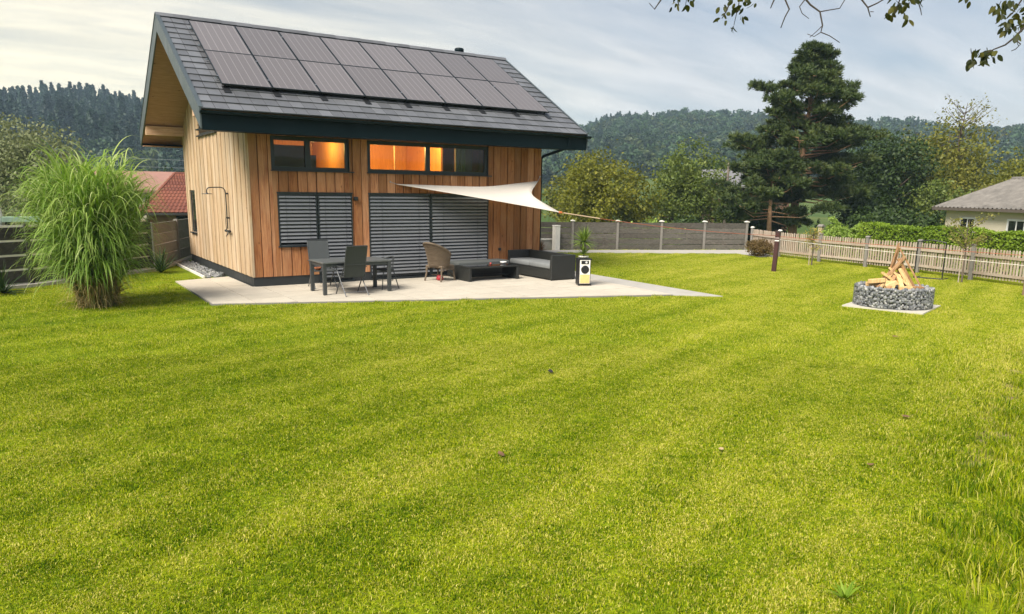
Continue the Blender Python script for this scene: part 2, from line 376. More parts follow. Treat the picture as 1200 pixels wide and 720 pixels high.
def blade_material(name, add=0.):
    m, nt, N, L, b, o = mat_base(name)
    a = N.new('ShaderNodeAttribute'); a.attribute_name = 'tone'
    c, p, sp = grass_colour(nt, nmath(nt, 'ADD', a.outputs['Fac'], add))
    L.new(c, b.inputs['Base Color']); b.inputs['Roughness'].default_value = .6; b.inputs['Specular IOR Level'].default_value = .10
    tr = N.new('ShaderNodeBsdfTranslucent'); L.new(c, tr.inputs[0])
    mx = N.new('ShaderNodeMixShader'); mx.inputs[0].default_value = .45; L.new(b.outputs[0], mx.inputs[1]); L.new(tr.outputs[0], mx.inputs[2]); L.new(mx.outputs[0], o.inputs[0])
    return m
M['blade'] = blade_material('grass_blade'); M['blade_long'] = blade_material('grass_blade_long', -.07)

def build_ground():
    u = np.linspace(-1, 1, 221); s = np.sinh(u*5.6)/np.sinh(5.6)*800
    X, Y = np.meshgrid(6+s, -4+s); Z = terrain(X, Y); n = len(u)
    V = np.stack([X.ravel(), Y.ravel(), Z.ravel()], 1)
    i = np.arange(n*n).reshape(n, n); F = np.stack([i[:-1,:-1].ravel(), i[:-1,1:].ravel(), i[1:,1:].ravel(), i[1:,:-1].ravel()], 1)
    g = np_mesh('ground', V, F, M['lawn'], smooth=True); g['kind'] = 'structure'
build_ground()

# paving ----------------------------------------------------------
M['paving'] = mat_plain('paving', (.50,.455,.375), .75, 0, .11, 4, .08, .3, .06)
M['concrete'] = mat_plain('concrete', (.40,.38,.345), .85, 0, .14, 4, .15, .2)
M['concrete_edge'] = mat_plain('concrete_edge', (.20,.19,.175), .85, 0, .2, 6)
PATIO = [(-1.46,-2.29),(8.27,-5.83),(8.52,-2.44),(8.75,1.2),(8.49,1.2),(8.49,.06),(-.02,.06),(-.02,2.55),(-1.40,2.10)]
RAMP = [(8.31,-5.87),(9.23,-6.51),(9.45,-1.42),(9.75,1.2),(8.79,1.2),(8.56,-2.44)]
FENCE_A = Vector((22.16,3.38)); FENCE_D = Vector((-.918,.397))
STRIP = [(22.0,3.18),(12.2,7.42),(11.8,6.45),(20.0,2.0),(19.55,.55),(20.3,.25)]
def clip_half(poly, a, b):          # keep the left side of a->b
    out = []; n = len(poly)
    def sd(p): return (b[0]-a[0])*(p[1]-a[1])-(b[1]-a[1])*(p[0]-a[0])
    for i in range(n):
        p, q = poly[i], poly[(i+1) % n]; sp_, sq = sd(p), sd(q)
        if sp_ >= 0: out.append(p)
        if (sp_ >= 0) != (sq >= 0):
            t = sp_/(sp_-sq); out.append((p[0]+(q[0]-p[0])*t, p[1]+(q[1]-p[1])*t))
    return out
def area2(poly): return .5*sum(poly[i][0]*poly[(i+1) % len(poly)][1]-poly[(i+1) % len(poly)][0]*poly[i][1] for i in range(len(poly)))
def build_patio():
    base = MB().prism(PATIO, 'z', -.10, -.012); po = base.build('patio', M['concrete_edge']); po['kind'] = 'structure'
    main = [(-1.44,-2.262),(8.25,-5.79),(8.5,-2.44),(8.73,1.18),(8.50,1.18),(8.5,.06)]
    tw, td, gp = .80, .80, .013
    x = -1.42
    cells = []
    for i in range(13):
        for j in range(11):
            cells.append((-1.435+i*tw, -6.0+j*td-.06*0))
    for (cx, cy) in cells:
        poly = [(cx+gp/2, cy+gp/2), (cx+tw-gp/2, cy+gp/2), (cx+tw-gp/2, cy+td-gp/2), (cx+gp/2, cy+td-gp/2)]
        poly = clip_half(poly, (-1.44,-2.262), (8.25,-5.79))
        if len(poly) > 2: poly = clip_half(poly, (8.25,-5.79), (8.5,-2.44))
        if len(poly) > 2: poly = clip_half(poly, (8.5,-2.44), (8.73,1.18))
        parts = []
        if len(poly) > 2:
            a = clip_half(poly, (9, .055), (-2, .055)); a = [] if len(a) < 3 else a
            # south of the facade line
            s_ = clip_half(poly, (9,.055), (-2,.055)); n_ = clip_half(poly, (-2,.055), (9,.055))
            # left of a->b : a=(9),b=(-2) keeps y<.055
            if len(s_) > 2: parts.append(s_)
            if len(n_) > 2:
                w = clip_half(n_, (-.025,-9), (-.025,9))
                if len(w) > 2:
                    w = clip_half(w, (-.02,2.53), (-1.40,2.08))
                    if len(w) > 2: parts.append(w)
                e = clip_half(n_, (8.5,9), (8.5,-9))
                if len(e) > 2:
                    e = clip_half(e, (9,1.18), (0,1.18))
                    if len(e) > 2: parts.append(e)
        for q in parts:
            if abs(area2(q)) < .004: continue
            ox, oy = q[0]; hz = rnd.uniform(-.0012, .0012)
            MB().prism([(p[0]-ox, p[1]-oy) for p in q], 'z', -.03, 0).build('paving_slab', M['paving'], po, loc=(ox, oy, hz))
    r = MB().prism(RAMP, 'z', -.09, -.022).build('garden_path', M['concrete']); r['kind'] = 'structure'
    s = MB().prism(STRIP, 'z', -.10, -.018).build('fence_path', M['concrete']); s['kind'] = 'structure'
build_patio()

# grass -----------------------------------------------------------
SRC = bpy.data.collections.new('grass_sources')      # holds the tufts that the grass objects repeat
def blade_patch(name, size, n, hmin, hmax, wid, lean, seed, mat, segs=2, clump=0.):
    r = np.random.RandomState(seed)
    x = r.uniform(-size/2, size/2, n)*1.12; y = r.uniform(-size/2, size/2, n)*1.12
    if clump:
        k = max(3, int(n/22)); cx = r.uniform(-size/2, size/2, k); cy = r.uniform(-size/2, size/2, k); w = r.randint(0, k, n)
        x = cx[w]+r.normal(0, clump, n); y = cy[w]+r.normal(0, clump, n)
    h = r.uniform(hmin, hmax, n); a = r.uniform(0, 6.283, n); ln = np.abs(r.normal(0, lean, n))*h; wd = wid*r.uniform(.7, 1.3, n)
    b = r.uniform(0, 6.283, n); px, py = np.cos(b)*wd/2, np.sin(b)*wd/2; lx, ly = np.cos(a)*ln, np.sin(a)*ln
    tn = np.clip(r.normal(.5, .24, n), 0, 1); V = []; F = []
    z0 = -.012
    P0 = np.stack([x-px, y-py, np.full(n, z0)], 1); P1 = np.stack([x+px, y+py, np.full(n, z0)], 1)
    if segs == 1:
        P2 = np.stack([x+lx, y+ly, h], 1); V = np.stack([P0, P1, P2], 1).reshape(-1, 3); F = np.arange(3*n).reshape(n, 3)
        return src_mesh(name, V, F, mat, np.repeat(tn, 3))
    P2 = np.stack([x+px*.9+lx*.35, y+py*.9+ly*.35, h*.62], 1); P3 = np.stack([x-px*.9+lx*.35, y-py*.9+ly*.35, h*.62], 1); P4 = np.stack([x+lx*1.15, y+ly*1.15, h*(1-.25*np.minimum(ln/h, 1))], 1)
    V = np.stack([P0, P1, P2, P3, P4], 1).reshape(-1, 3); k = np.arange(n)[:, None]*5
    F = np.concatenate([k+[0,1,2], k+[0,2,3], k+[3,2,4]], 0)
    return src_mesh(name, V, F, mat, np.repeat(tn, 5))
def src_mesh(name, V, F, mat, tone):
    o = np_mesh(name, V, F, mat, tone=tone); COL.objects.unlink(o); return o
def scatter(name, pts, sources, label_kind, smin, smax, seed, tilt=0., matrix=None):
    """one object that repeats the source tufts on its points (geometry nodes)"""
    c = bpy.data.collections.new(name+'_source')
    for s in sources: c.objects.link(s)
    me = bpy.data.meshes.new(name); me.from_pydata([tuple(p) for p in pts], [], []); o = link(name, me); o['kind'] = 'stuff'
    ng = bpy.data.node_groups.new(name, 'GeometryNodeTree')
    ng.interface.new_socket('Geometry', in_out='INPUT', socket_type='NodeSocketGeometry'); ng.interface.new_socket('Geometry', in_out='OUTPUT', socket_type='NodeSocketGeometry')
    N = ng.nodes; L = ng.links; gi = N.new('NodeGroupInput'); go = N.new('NodeGroupOutput')
    ci = N.new('GeometryNodeCollectionInfo'); ci.inputs['Collection'].default_value = c; ci.inputs['Separate Children'].default_value = True; ci.inputs['Reset Children'].default_value = True
    ip = N.new('GeometryNodeInstanceOnPoints'); ip.inputs['Pick Instance'].default_value = True
    r = N.new('FunctionNodeRandomValue'); r.data_type = 'FLOAT_VECTOR'; r.inputs['Min'].default_value = (-tilt, -tilt, 0); r.inputs['Max'].default_value = (tilt, tilt, 6.283); r.inputs['Seed'].default_value = seed
    sc = N.new('FunctionNodeRandomValue'); sc.data_type = 'FLOAT'; sc.inputs[2].default_value = smin; sc.inputs[3].default_value = smax; sc.inputs['Seed'].default_value = seed+1
    ri = N.new('FunctionNodeRandomValue'); ri.data_type = 'INT'; ri.inputs[4].default_value = 0; ri.inputs[5].default_value = len(sources)-1; ri.inputs['Seed'].default_value = seed+2
    L.new(gi.outputs[0], ip.inputs['Points']); L.new(ci.outputs[0], ip.inputs['Instance']); L.new(ri.outputs[2], ip.inputs['Instance Index'])
    e2r = N.new('FunctionNodeEulerToRotation'); L.new(r.outputs[0], e2r.inputs[0]); L.new(e2r.outputs[0], ip.inputs['Rotation']); L.new(sc.outputs[1], ip.inputs['Scale'])
    L.new(ip.outputs[0], go.inputs[0])
    md = o.modifiers.new('repeat', 'NODES'); md.node_group = ng
    return o
def edge_d(x, y): return (x-EDGE0[0])*EDGE_N[0]+(y-EDGE0[1])*EDGE_N[1]
def edge_t(x, y): return (x-EDGE0[0])*EDGE_T[0]+(y-EDGE0[1])*EDGE_T[1]
PIT = (11.42, -9.41)
SLAB = [(10.43,-8.84),(10.86,-10.40),(12.42,-9.97),(11.99,-8.41)]
def free_lawn(x, y, pad):
    ok = inside(x, y, YARD)
    for poly in (PATIO, RAMP, STRIP, SLAB, [(-.75,2.2),(8.6,2.2),(8.6,8.2),(-.75,8.2)], [(0,0),(8.47,0),(8.47,7.7),(0,7.7)]):
        ok &= out_dist(x, y, poly) > pad
    return ok
def in_view(x, y, r0, r1, a0=-6, a1=72):
    rx, ry = x-CAM.x, y-CAM.y; r = np.hypot(rx, ry); az = np.degrees(np.arctan2(rx, ry)); return (r > r0) & (r < r1) & (az > a0) & (az < a1)
def grid_pts(step, seed, jit=.35):
    r = np.random.RandomState(seed); g = np.arange(-26, 40, step); X, Y = np.meshgrid(g, g); X = X.ravel()+r.uniform(-jit, jit, X.size)*step; Y = Y.ravel()+r.uniform(-jit, jit, Y.size)*step
    return X, Y
def build_grass():
    near = [blade_patch('turf_near', .5, 2000, .008, .024, .0050, .95, 20+i, M['blade'], 2) for i in range(5)]
    mid = [blade_patch('turf_mid', .9, 1800, .010, .028, .009, .9, 40+i, M['blade'], 1) for i in range(5)]
    X, Y = grid_pts(.33, 1); k = in_view(X, Y, 3.2, 11.5, -14, 82) & free_lawn(X, Y, .36) & (edge_d(X, Y) > .0)
    bare = (np.abs(edge_d(X, Y)-.12) < .42) & (edge_t(X, Y) > -1.6)
    k &= ~bare
    P = [np.stack([X[k], Y[k], np.full(k.sum(), LAWN_Z)], 1)]
    scatter('mown_lawn', P[0], near, 'grass', .85, 1.2, 3, .03)
    X, Y = grid_pts(.62, 2); k = in_view(X, Y, 11.2, 42, -16, 84) & free_lawn(X, Y, .60) & (edge_d(X, Y) > .3)
    scatter('mown_lawn_beyond', np.stack([X[k], Y[k], np.full(k.sum(), LAWN_Z)], 1), mid, 'grass', .9, 1.25, 7, .02)
    # shaggy fringe where the lawn meets paving and fences
    fr = [blade_patch('fringe', .22, 150, .02, .055, .006, .6, 60+i, M['blade'], 2) for i in range(4)]
    pts = []
    for poly in (PATIO, RAMP, STRIP, SLAB):
        for i in range(len(poly)):
            a, b = Vector(poly[i]), Vector(poly[(i+1) % len(poly)]); n = int((b-a).length/.17)
            nr = Vector(((b-a).y, -(b-a).x)).normalized()
            for j in range(n):
                q = a.lerp(b, (j+rnd.random())/n)+nr*rnd.uniform(.10, .62); pts.append((q.x, q.y))
    A = np.array(pts); k = free_lawn(A[:,0], A[:,1], .09); A = A[k]
    rb = np.random.RandomState(77); tt, dd = rb.uniform(-2.2, 6.5, 900), rb.normal(.12, .36, 900); keep = (np.abs(dd-.12) > .20) | (rb.uniform(size=900) < .34); tt, dd = tt[keep], dd[keep]; A = np.concatenate([A, np.stack([EDGE0[0]+tt*EDGE_T[0]+dd*EDGE_N[0], EDGE0[1]+tt*EDGE_T[1]+dd*EDGE_N[1]], 1)])
    scatter('lawn_edge_grass', np.stack([A[:,0], A[:,1], np.full(len(A), LAWN_Z)], 1), fr, 'grass', .8, 1.2, 9, .1)
    # rough unmown bank
    lg = [blade_patch('rough', .34, 170, .04, .15, .0058, .55, 80+i, M['blade_long'], 2, .035) for i in range(6)]
    X, Y = grid_pts(.17, 5); r = np.random.RandomState(8)
    ed = edge_d(X, Y)+r.normal(0, .12, X.size)
    k = in_view(X, Y, 2.2, 12, 20, 96) & (ed < .02) & (ed > -4.5) & (r.uniform(size=X.size) < .8)
    scatter('rough_grass', np.stack([X[k], Y[k], np.full(k.sum(), LAWN_Z)], 1), lg, 'grass', .55, 1.25, 11, .15)
build_grass()
# ------------------------------------------------------------------ timber house
W, D, HC = 8.47, 7.73, .226
RIDGE_Y, RIDGE_Z, SLOPE = 3.86, 6.709, .5886
EAVE_Y, BACK_Y = -.717, 8.437
RX0, RX1 = -1.128, 9.637
ROOF_T = .30
def zt(y): return RIDGE_Z-SLOPE*abs(y-RIDGE_Y)
def free_intervals(z0, z1, holes):
    iv = [(z0, z1)]
    for a, b in holes:
        nx = []
        for p, q in iv:
            if b <= p or a >= q: nx.append((p, q)); continue
            if a > p: nx.append((p, a))
            if b < q: nx.append((b, q))
        iv = nx
    return iv
U1 = (.563, 2.50, 2.796, 3.575); U2 = (3.011, 6.627, 2.796, 3.575)
L1A = (.658, 1.63, .969, 2.25); L1B = (1.63, 2.551, .05, 2.25); L2 = (3.005, 6.652, .05, 2.25)
S1 = (6.42, 7.18, .97, 2.26); S2 = (2.95, 5.25, 3.82, 5.1)
def wall_cells(mb, holes, a0, a1, z0, z1, put):
    xs = sorted({a0, a1, *[h[0] for h in holes], *[h[1] for h in holes]})
    for i in range(len(xs)-1):
        xm = (xs[i]+xs[i+1])/2
        for p, q in free_intervals(z0, z1, [(h[2], h[3]) for h in holes if h[0] < xm < h[1]]): put(xs[i], xs[i+1], p, q)
def build_house():
    H = thing('timber_house', 'two-storey larch-clad house with black gable roof and solar panels beside the patio', 'house')
    # --- masonry shell behind the cladding
    fr = MB(); holes_f = [U1, U2, L1A, L1B, L2]
    wall_cells(fr, holes_f, 0.03, W-.03, .03, 3.9, lambda a, b, p, q: fr.box(a, b, .035, .28, p, q))
    front = fr.build('front_wall', M['larch_backing'], H)
    # --- front boards, one by one
    n = 36; pw = W/n; cuts = sorted({h[0] for h in holes_f} | {h[1] for h in holes_f})
    for i in range(n):
        a, b = i*pw, (i+1)*pw
        xs = [a]+[c for c in cuts if a+.012 < c < b-.012]+[b]
        proud = .014 if i % 2 else 0.0
        strips = []
        for k in range(len(xs)-1):
            xm = (xs[k]+xs[k+1])/2
            iv = free_intervals(HC, 3.85, [(h[2]-.02, h[3]+.02) for h in holes_f if h[0] < xm < h[1]])
            if strips and strips[-1][2] == iv: strips[-1][1] = xs[k+1]
            else: strips.append([xs[k], xs[k+1], iv])
        for (x0, x1, iv) in strips:
            for (p, q) in iv:
                g0 = .009 if x0 == a else .001; g1 = .009 if x1 == b else .001
                if x1-x0 < .03 or q-p < .03: continue
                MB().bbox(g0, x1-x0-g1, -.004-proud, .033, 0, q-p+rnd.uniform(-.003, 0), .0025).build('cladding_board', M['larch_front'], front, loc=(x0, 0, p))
    # --- side wall
    sd = MB(); holes_s = [S1, S2]
    gable_z = lambda y: zt(y)-ROOF_T/math.cos(math.atan(SLOPE))-.005
    sd.prism([(.28,.03),(D-.03,.03),(D-.03,gable_z(D-.03)),(RIDGE_Y,gable_z(RIDGE_Y)),(.28,gable_z(.28))], 'x', .034, .06)
    side = sd.build('side_wall', M['larch_backing'], H)
    n = 34; pw = D/n; cuts = sorted({h[0] for h in holes_s} | {h[1] for h in holes_s})
    for i in range(n):
        a, b = i*pw, (i+1)*pw; proud = .012 if i % 2 else 0.
        xs = [a]+[c for c in cuts if a+.015 < c < b-.015]+[b]; strips = []
        for k in range(len(xs)-1):
            ym = (xs[k]+xs[k+1])/2
            iv = free_intervals(HC, 9.0, [(h[2], h[3]) for h in holes_s if h[0] < ym < h[1]])
            if strips and strips[-1][2] == iv: strips[-1][1] = xs[k+1]
            else: strips.append([xs[k], xs[k+1], iv])
        for (y0, y1, iv) in strips:
            for p, q in iv:
                ya, yb = y0+(.010 if y0 == a else .001), y1-(.010 if y1 == b else .001)
                if yb-ya < .03: continue
                if q > 8:
                    pts = [(ya, p), (yb, p), (yb, gable_z(yb))]+([(RIDGE_Y, gable_z(RIDGE_Y))] if ya < RIDGE_Y < yb else [])+[(ya, gable_z(ya))]
                else: pts = [(ya, p), (yb, p), (yb, q), (ya, q)]
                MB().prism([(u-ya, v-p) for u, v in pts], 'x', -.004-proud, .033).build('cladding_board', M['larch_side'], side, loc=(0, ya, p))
    # corner post board
    MB().box(-.026, .03, -.020, -.005+.001, HC, 3.85).build('corner_trim', M['larch_side'], side)
    # unseen far walls
    far = MB(); far.box(W-.05, W, .30, D, .03, 3.95); far.box(.07, W-.06, D-.06, D, .03, 3.2)
    far.prism([(.3,3.96),(D-.02,3.96),(RIDGE_Y,gable_z(RIDGE_Y)-.05)], 'x', W-.05, W-.001)
    far.build('rear_wall', M['larch_side'], H)
    MB().box(W-.06, W+.012, -.012, .30, HC, 3.85).build('corner_trim', M['larch_front'], front)
    # plinth
    pl = MB(); pl.box(.03, W-.03, .012, .05, -.03, HC-.003); pl.box(.018, .055, .05, D-.02, -.09, HC-.003); pl.box(W-.06, W-.03, .05, D, -.09, HC-.003)
    pl.build('plinth', M['plinth'], H)
    # --- upper windows
    def window(x0, x1, z0, z1, mull, name='upper_window'):
        f = MB(); t = .085; y0, y1 = .030, .10
        f.box(x0, x1, y0, y1, z1-t, z1); f.box(x0, x1, y0, y1, z0, z0+t*.9)
        f.box(x0, x0+t, y0+.002, y1, z0+t*.9, z1-t); f.box(x1-t, x1, y0+.002, y1, z0+t*.9, z1-t)
        for mx in mull: f.box(mx-.065, mx+.065, y0-.004, y1, z0+t*.9, z1-t)
        w = f.build(name, M['frame_dark'], H)
        e = [x0+t]+[v for mx in mull for v in (mx-.065, mx+.065)]+[x1-t]
        for k in range(0, len(e), 2): MB().box(e[k], e[k+1], .060, .068, z0+t*.9, z1-t).build('pane', M['glass'], w)
        MB().box(x0-.03, x1+.12, -.055, .03, z0-.035, z0-.008).build('sill', M['frame_dark'], w)
        for u in (x0-.012, x1): MB().box(u, u+.012, -.012, .035, z0, z1).build('reveal', M['frame_dark'], w)
        return w
    window(*U1, [1.46]); window(*U2, [4.75])
    # rooms behind the upper windows, lit by their own lamps
    rm = MB(); y0, y1, z0, z1 = .285, 3.4, 2.45, 3.88
    rm.box(.1, W-.1, y1, y1+.04, z0, z1); rm.box(.1, W-.1, y0, y1, z0-.04, z0)
    rm.box(.1, W-.1, y0, y1, z1, z1+.03); rm.box(.08, .1, y0, y1, z0, z1); rm.box(W-.1, W-.08, y0, y1, z0, z1)
    rm.box(2.72, 2.80, y0, y1, z0, z1); rm.box(5.72, 5.78, 1.1, y1, z0, z1)
    room = rm.build('room_lining', M['interior'], H)
    fu = MB(); fu.box(.35, 1.62, .75, 1.1, z0, 3.42); fu.box(1.62, 1.95, .85, 1.05, z0, 3.2); fu.box(6.05, 6.4, .5, .9, z0, 3.7)
    fu.build('furniture', M['interior_dark'], room)
    fm = MB(); 
    for x in (3.62, 4.40, 5.35): fm.box(x, x+.035, 1.4, 1.43, z0, z1)
    fm.build('screen_post', M['beam_wood'], room)
    cu = MB()  # green folds stand in for the greenish reflection in the right pane
    for k in range(7): cu.tube([(5.84+k*.045, .42+.02*(k % 2), z0+.05), (5.84+k*.045, .42+.02*(k % 2), z1)], .028, 8)
    cu.build('reflection_folds', mat_plain('reflection_folds', (.12,.14,.07), .9), room)
    for nm, p, e in (('ceiling_lamp', (3.9,1.5,3.55), 75), ('ceiling_lamp', (5.2,1.0,3.55), 34), ('ceiling_lamp', (2.2,1.7,3.5), 30)):
        li = bpy.data.lights.new(nm, 'POINT'); li.energy = e; li.color = (1, .62, .20); li.shadow_soft_size = .12
        lo = bpy.data.objects.new(nm, li); COL.objects.link(lo); lo.location = p; lo.parent = H
    # --- blinds
    pitch, wd, tilt = .0905, .082, math.radians(52)
    slat_mesh = {}
    def slat(parent, x0, x1, z):
        l = round(x1-x0, 3)
        if l not in slat_mesh:
            mb = MB(); prof = []
            for k in range(5):
                t = k/4-.5; prof.append((t*wd, .010*(1-4*t*t)))
            c, s = math.cos(tilt), math.sin(tilt); vs = []; fs = []
            for X in (0, l):
                for th in (0, -.0015):
                    for (u, v) in prof: vs.append((X, u*c-(v+th)*s, u*s+(v+th)*c))
            for k in range(4):
                fs += [(k, k+1, 11+k, 10+k), (5+k, 15+k, 16+k, 6+k)]
            fs += [(0,10,15,5), (4,9,19,14)]
            mb.add(vs, fs); me = bpy.data.meshes.new('slat'); me.from_pydata(mb.v, [], mb.f); me.materials.append(M['slat']); me.update(); slat_mesh[l] = me
        link('slat', slat_mesh[l], parent, (x0, -.0, z), (rnd.uniform(-.02, .02), 0, 0))
    def blind(x0, x1, z0, z1, name):
        fr = MB(); fr.box(x0+.0, x0+.035, -.02, .06, z0, z1-.05); fr.box(x1-.035, x1, -.02, .06, z0, z1-.05); fr.box(x0, x1, -.024, .07, z1-.05, z1)
        b = fr.build(name, M['frame_dark'], H)
        z = z1-.085
        while z > z0+.05: slat(b, x0+.037, x1-.037, z); z -= pitch
        MB().box(x0+.037, x1-.037, .012, .040, z0+.004, z0+.022).build('bottom_rail', M['slat'], b)
        c = MB()
        for f in (.2, .8): c.tube([(x0+(x1-x0)*f, -.035, z1-.05), (x0+(x1-x0)*f, -.035, z0+.02)], .003, 5)
        c.build('ladder_cord', M['steel_dark'], b)
        MB().box(x0, x1, .16, .17, z0, z1).build('window_glass', M['glass_dark'], b)
    blind(L1A[0], L1A[1], L1A[2], L1A[3], 'window_blind'); blind(L1B[0]+.02, L1B[1], L1B[2], L1B[3], 'door_blind')
    blind(L2[0], 4.79, L2[2], L2[3], 'door_blind'); blind(4.81, L2[1], L2[2], L2[3], 'door_blind')
    tr = MB(); tr.box(L1A[0]-.02, L1B[1]+.02, -.045, .03, 2.25, 2.268); tr.box(L2[0]-.02, L2[1]+.02, -.045, .03, 2.25, 2.268)
    tr.box(L1A[0]-.03, L1A[1]-.002, -.065, .03, .935, .966); tr.build('window_trim', M['frame_dark'], H)
    th = MB(); th.box(L1B[0], L1B[1], -.05, .05, 0.003, .046); th.box(L2[0], L2[1], -.05, .05, 0.003, .046); th.build('threshold', M['frame_dark'], H)
    # --- side windows
    def sidewin(y0, y1, z0, z1, nm):
        f = MB(); t = .06
        f.box(.012, .05, y0, y1, z1-t, z1); f.box(.012, .05, y0, y1, z0, z0+t); f.box(.013, .05, y0, y0+t, z0+t, z1-t); f.box(.013, .05, y1-t, y1, z0+t, z1-t)
        w = f.build(nm, M['frame_dark'], H); MB().box(.025, .031, y0+t, y1-t, z0+t, z1-t).build('pane', M['glass_dark'], w)
        MB().box(-.075, .012, y0-.03, y1+.03, z0-.04, z0-.004).build('sill', M['frame_dark'], w)
    sidewin(*S1, 'side_window'); sidewin(*S2, 'gable_window')
    # --- wall lamp, socket
    l = MB(); l.bbox(2.59, 2.68, -.11, -.015, 2.07, 2.17, .008); l.build('wall_lamp', M['steel_dark'], H)
    l = MB(); l.bbox(7.0, 7.08, -.05, -.015, .66, .74, .006); l.build('wall_socket', M['steel_dark'], H)
    # --- roof
    th_ = ROOF_T/math.cos(math.atan(SLOPE))
    rf = MB(); a, b = RX0+.035, RX1-.035
    ytop = [(EAVE_Y+.10, zt(EAVE_Y+.10)-.045), (RIDGE_Y, RIDGE_Z-.045), (BACK_Y-.05, zt(BACK_Y-.05)-.045)]
    und = [(BACK_Y-.05, zt(BACK_Y-.05)-th_), (RIDGE_Y, RIDGE_Z-th_), (EAVE_Y+.10, zt(EAVE_Y+.10)-th_)]
    rf.prism([ytop[0]]+[und[2]]+[und[1]]+[ytop[1]], 'x', a, b); rf.prism([ytop[1], und[1], und[0], ytop[2]], 'x', a, b)
    roof = rf.build('roof', M['soffit'], H)
    def barge(y0, y1, name):
        x0, x1 = RX0-.002, RX0+.032
        for (u, v) in ((RX0-.002, RX0+.032), (RX1-.032, RX1+.002)):
            mb = MB(); h = .40
            mb.prism([(y0, zt(y0)+.045), (y1, zt(y1)+.045), (y1, zt(y1)-h), (y0, zt(y0)-h)], 'x', u, v); mb.build(name, M['barge_metal'], roof)
            cp = MB(); s = -.014 if u < 0 else 0
            cp.prism([(y0, zt(y0)+.062), (y1, zt(y1)+.062), (y1, zt(y1)+.047), (y0, zt(y0)+.047)], 'x', u-.016, v+.016+(.03 if u < 0 else 0)); cp.build('verge_cap', M['barge_metal'], roof)
    barge(EAVE_Y-.02, RIDGE_Y-.004, 'barge_board'); barge(RIDGE_Y+.004, BACK_Y, 'barge_board')
    # barge lower return and inner soffit strip at the back eave
    fz = 3.985
    fa = MB(); fa.box(RX0+.034, RX1-.034, EAVE_Y, EAVE_Y+.03, 3.575, fz-.02); fa.build('fascia_board', M['anthracite'], roof)
    sf = MB(); sf.box(RX0+.034, RX1-.034, EAVE_Y+.032, .02, 3.60, 3.625); sf.build('eave_soffit', M['anthracite'], roof)
    fb = MB(); fb.box(RX0+.034, RX1-.034, BACK_Y-.04, BACK_Y-.008, zt(BACK_Y)-.40, zt(BACK_Y)-.03); fb.build('fascia_board', M['anthracite'], roof)
    gt = MB()
    prof = [(-.0, .0)]
    k = 9; ys = []
    for j in range(k+1):
        a_ = math.pi*j/k; ys.append((EAVE_Y-.066+.062*math.cos(a_), fz-.012-.062*math.sin(a_)))
    outer = ys; inner = [(EAVE_Y-.066+.054*math.cos(math.pi*j/k), fz-.012-.054*math.sin(math.pi*j/k)) for j in range(k, -1, -1)]
    gt.prism(outer+inner, 'x', RX0-.01, RX1+.06); gt.build('gutter', M['anthracite'], roof)
    dp = MB(); dp.tube([(8.95,-.70,3.93),(8.95,-.72,3.74),(8.93,-.66,3.62),(8.62,.06,3.40),(8.57,.12,3.32),(8.57,.12,.05)], .042, 10); dp.build('downpipe', M['anthracite'], roof, True)
    # purlins under the gable overhang
    for yc in (7.55, .2):
        mb = MB(); zc = zt(yc)-th_-.13; mb.box(RX0+.05, .03, yc-.10, yc+.10, zc-.15, zc+.12 if yc > 3 else zc+.02); mb.build('purlin', M['beam_wood'], roof)
    mb = MB(); mb.box(RX0+.04, .02, BACK_Y-.35, BACK_Y-.045, zt(BACK_Y)-.42, zt(BACK_Y)-.395); mb.build('eave_soffit', M['soffit'], roof)
    # tiles
    ang = math.atan(SLOPE); sl = (RIDGE_Y-EAVE_Y)/math.cos(ang)
    rows, cols = 15, 36; ex = (sl-.10)/rows; tw = (RX1-RX0-.07)/cols
    def tile_mesh(w):
        mb = MB(); mb.box(.006, w-.006, 0, ex+.045, 0, .026)
        mb.box(w*.5-.004, w*.5+.004, .002, ex, .0221, .0226)
        me = bpy.data.meshes.new('roof_tile'); me.from_pydata(mb.v[:8], [], mb.f[:6]); me.materials.append(M['tile']); me.update(); return me
    full, half = tile_mesh(tw), tile_mesh(tw/2)
    hidden = MB()
    for r in range(rows):
        d0 = r*ex-.03        # distance up from the eave
        y = EAVE_Y+d0*math.cos(ang); z = zt(EAVE_Y)+d0*math.sin(ang)+.018
        x = RX0+.035; c = 0; xs = []
        if False: xs.append((x, half))
        while x+tw < RX1-.03: xs.append((x, full)); x += tw
        if RX1-.035-x > tw*.4: xs.append((x, half))
        for (x, me) in xs:
            t = sl-d0-ex/2          # distance of the middle from the ridge
            rot = (ang-.078, 0, 0)
            if -.30 < x < 8.55 and .75 < t < 4.05:
                Mx = Matrix.Translation((x, y, z)) @ Euler(rot).to_matrix().to_4x4(); w = tw if me is full else tw/2
                hidden.box(.002, w-.002, 0, ex+.045, 0, .022, Mx)
            else: link('roof_tile', me, roof, (x, y, z), (rot[0]+rnd.uniform(-.012, .012), rnd.uniform(-.012, .012), rnd.uniform(-.004, .004)))
    ht = hidden.build('roof_tiles', M['tile'], roof); ht['kind'] = 'stuff'
    back = MB()
    for r in range(rows):
        d0 = r*ex-.02; y = BACK_Y-d0*math.cos(ang); z = zt(BACK_Y)+d0*math.sin(ang)+.018
        Mx = Matrix.Translation((0, y, z)) @ Euler((-(ang-.055), 0, 0)).to_matrix().to_4x4(); back.box(RX0+.04, RX1-.04, -ex-.045, 0, 0, .022, Mx)
    bt = back.build('roof_tiles', M['tile'], roof); bt['kind'] = 'stuff'
    # ridge caps
    nr = 27; rl = (RX1-RX0)/nr
    mb = MB(); mb.prism([(-.13,-.055),(-.07,.025),(0,.05),(.07,.025),(.13,-.055),(.115,-.06),(0,.03),(-.115,-.06)], 'x', 0, rl*1.04)
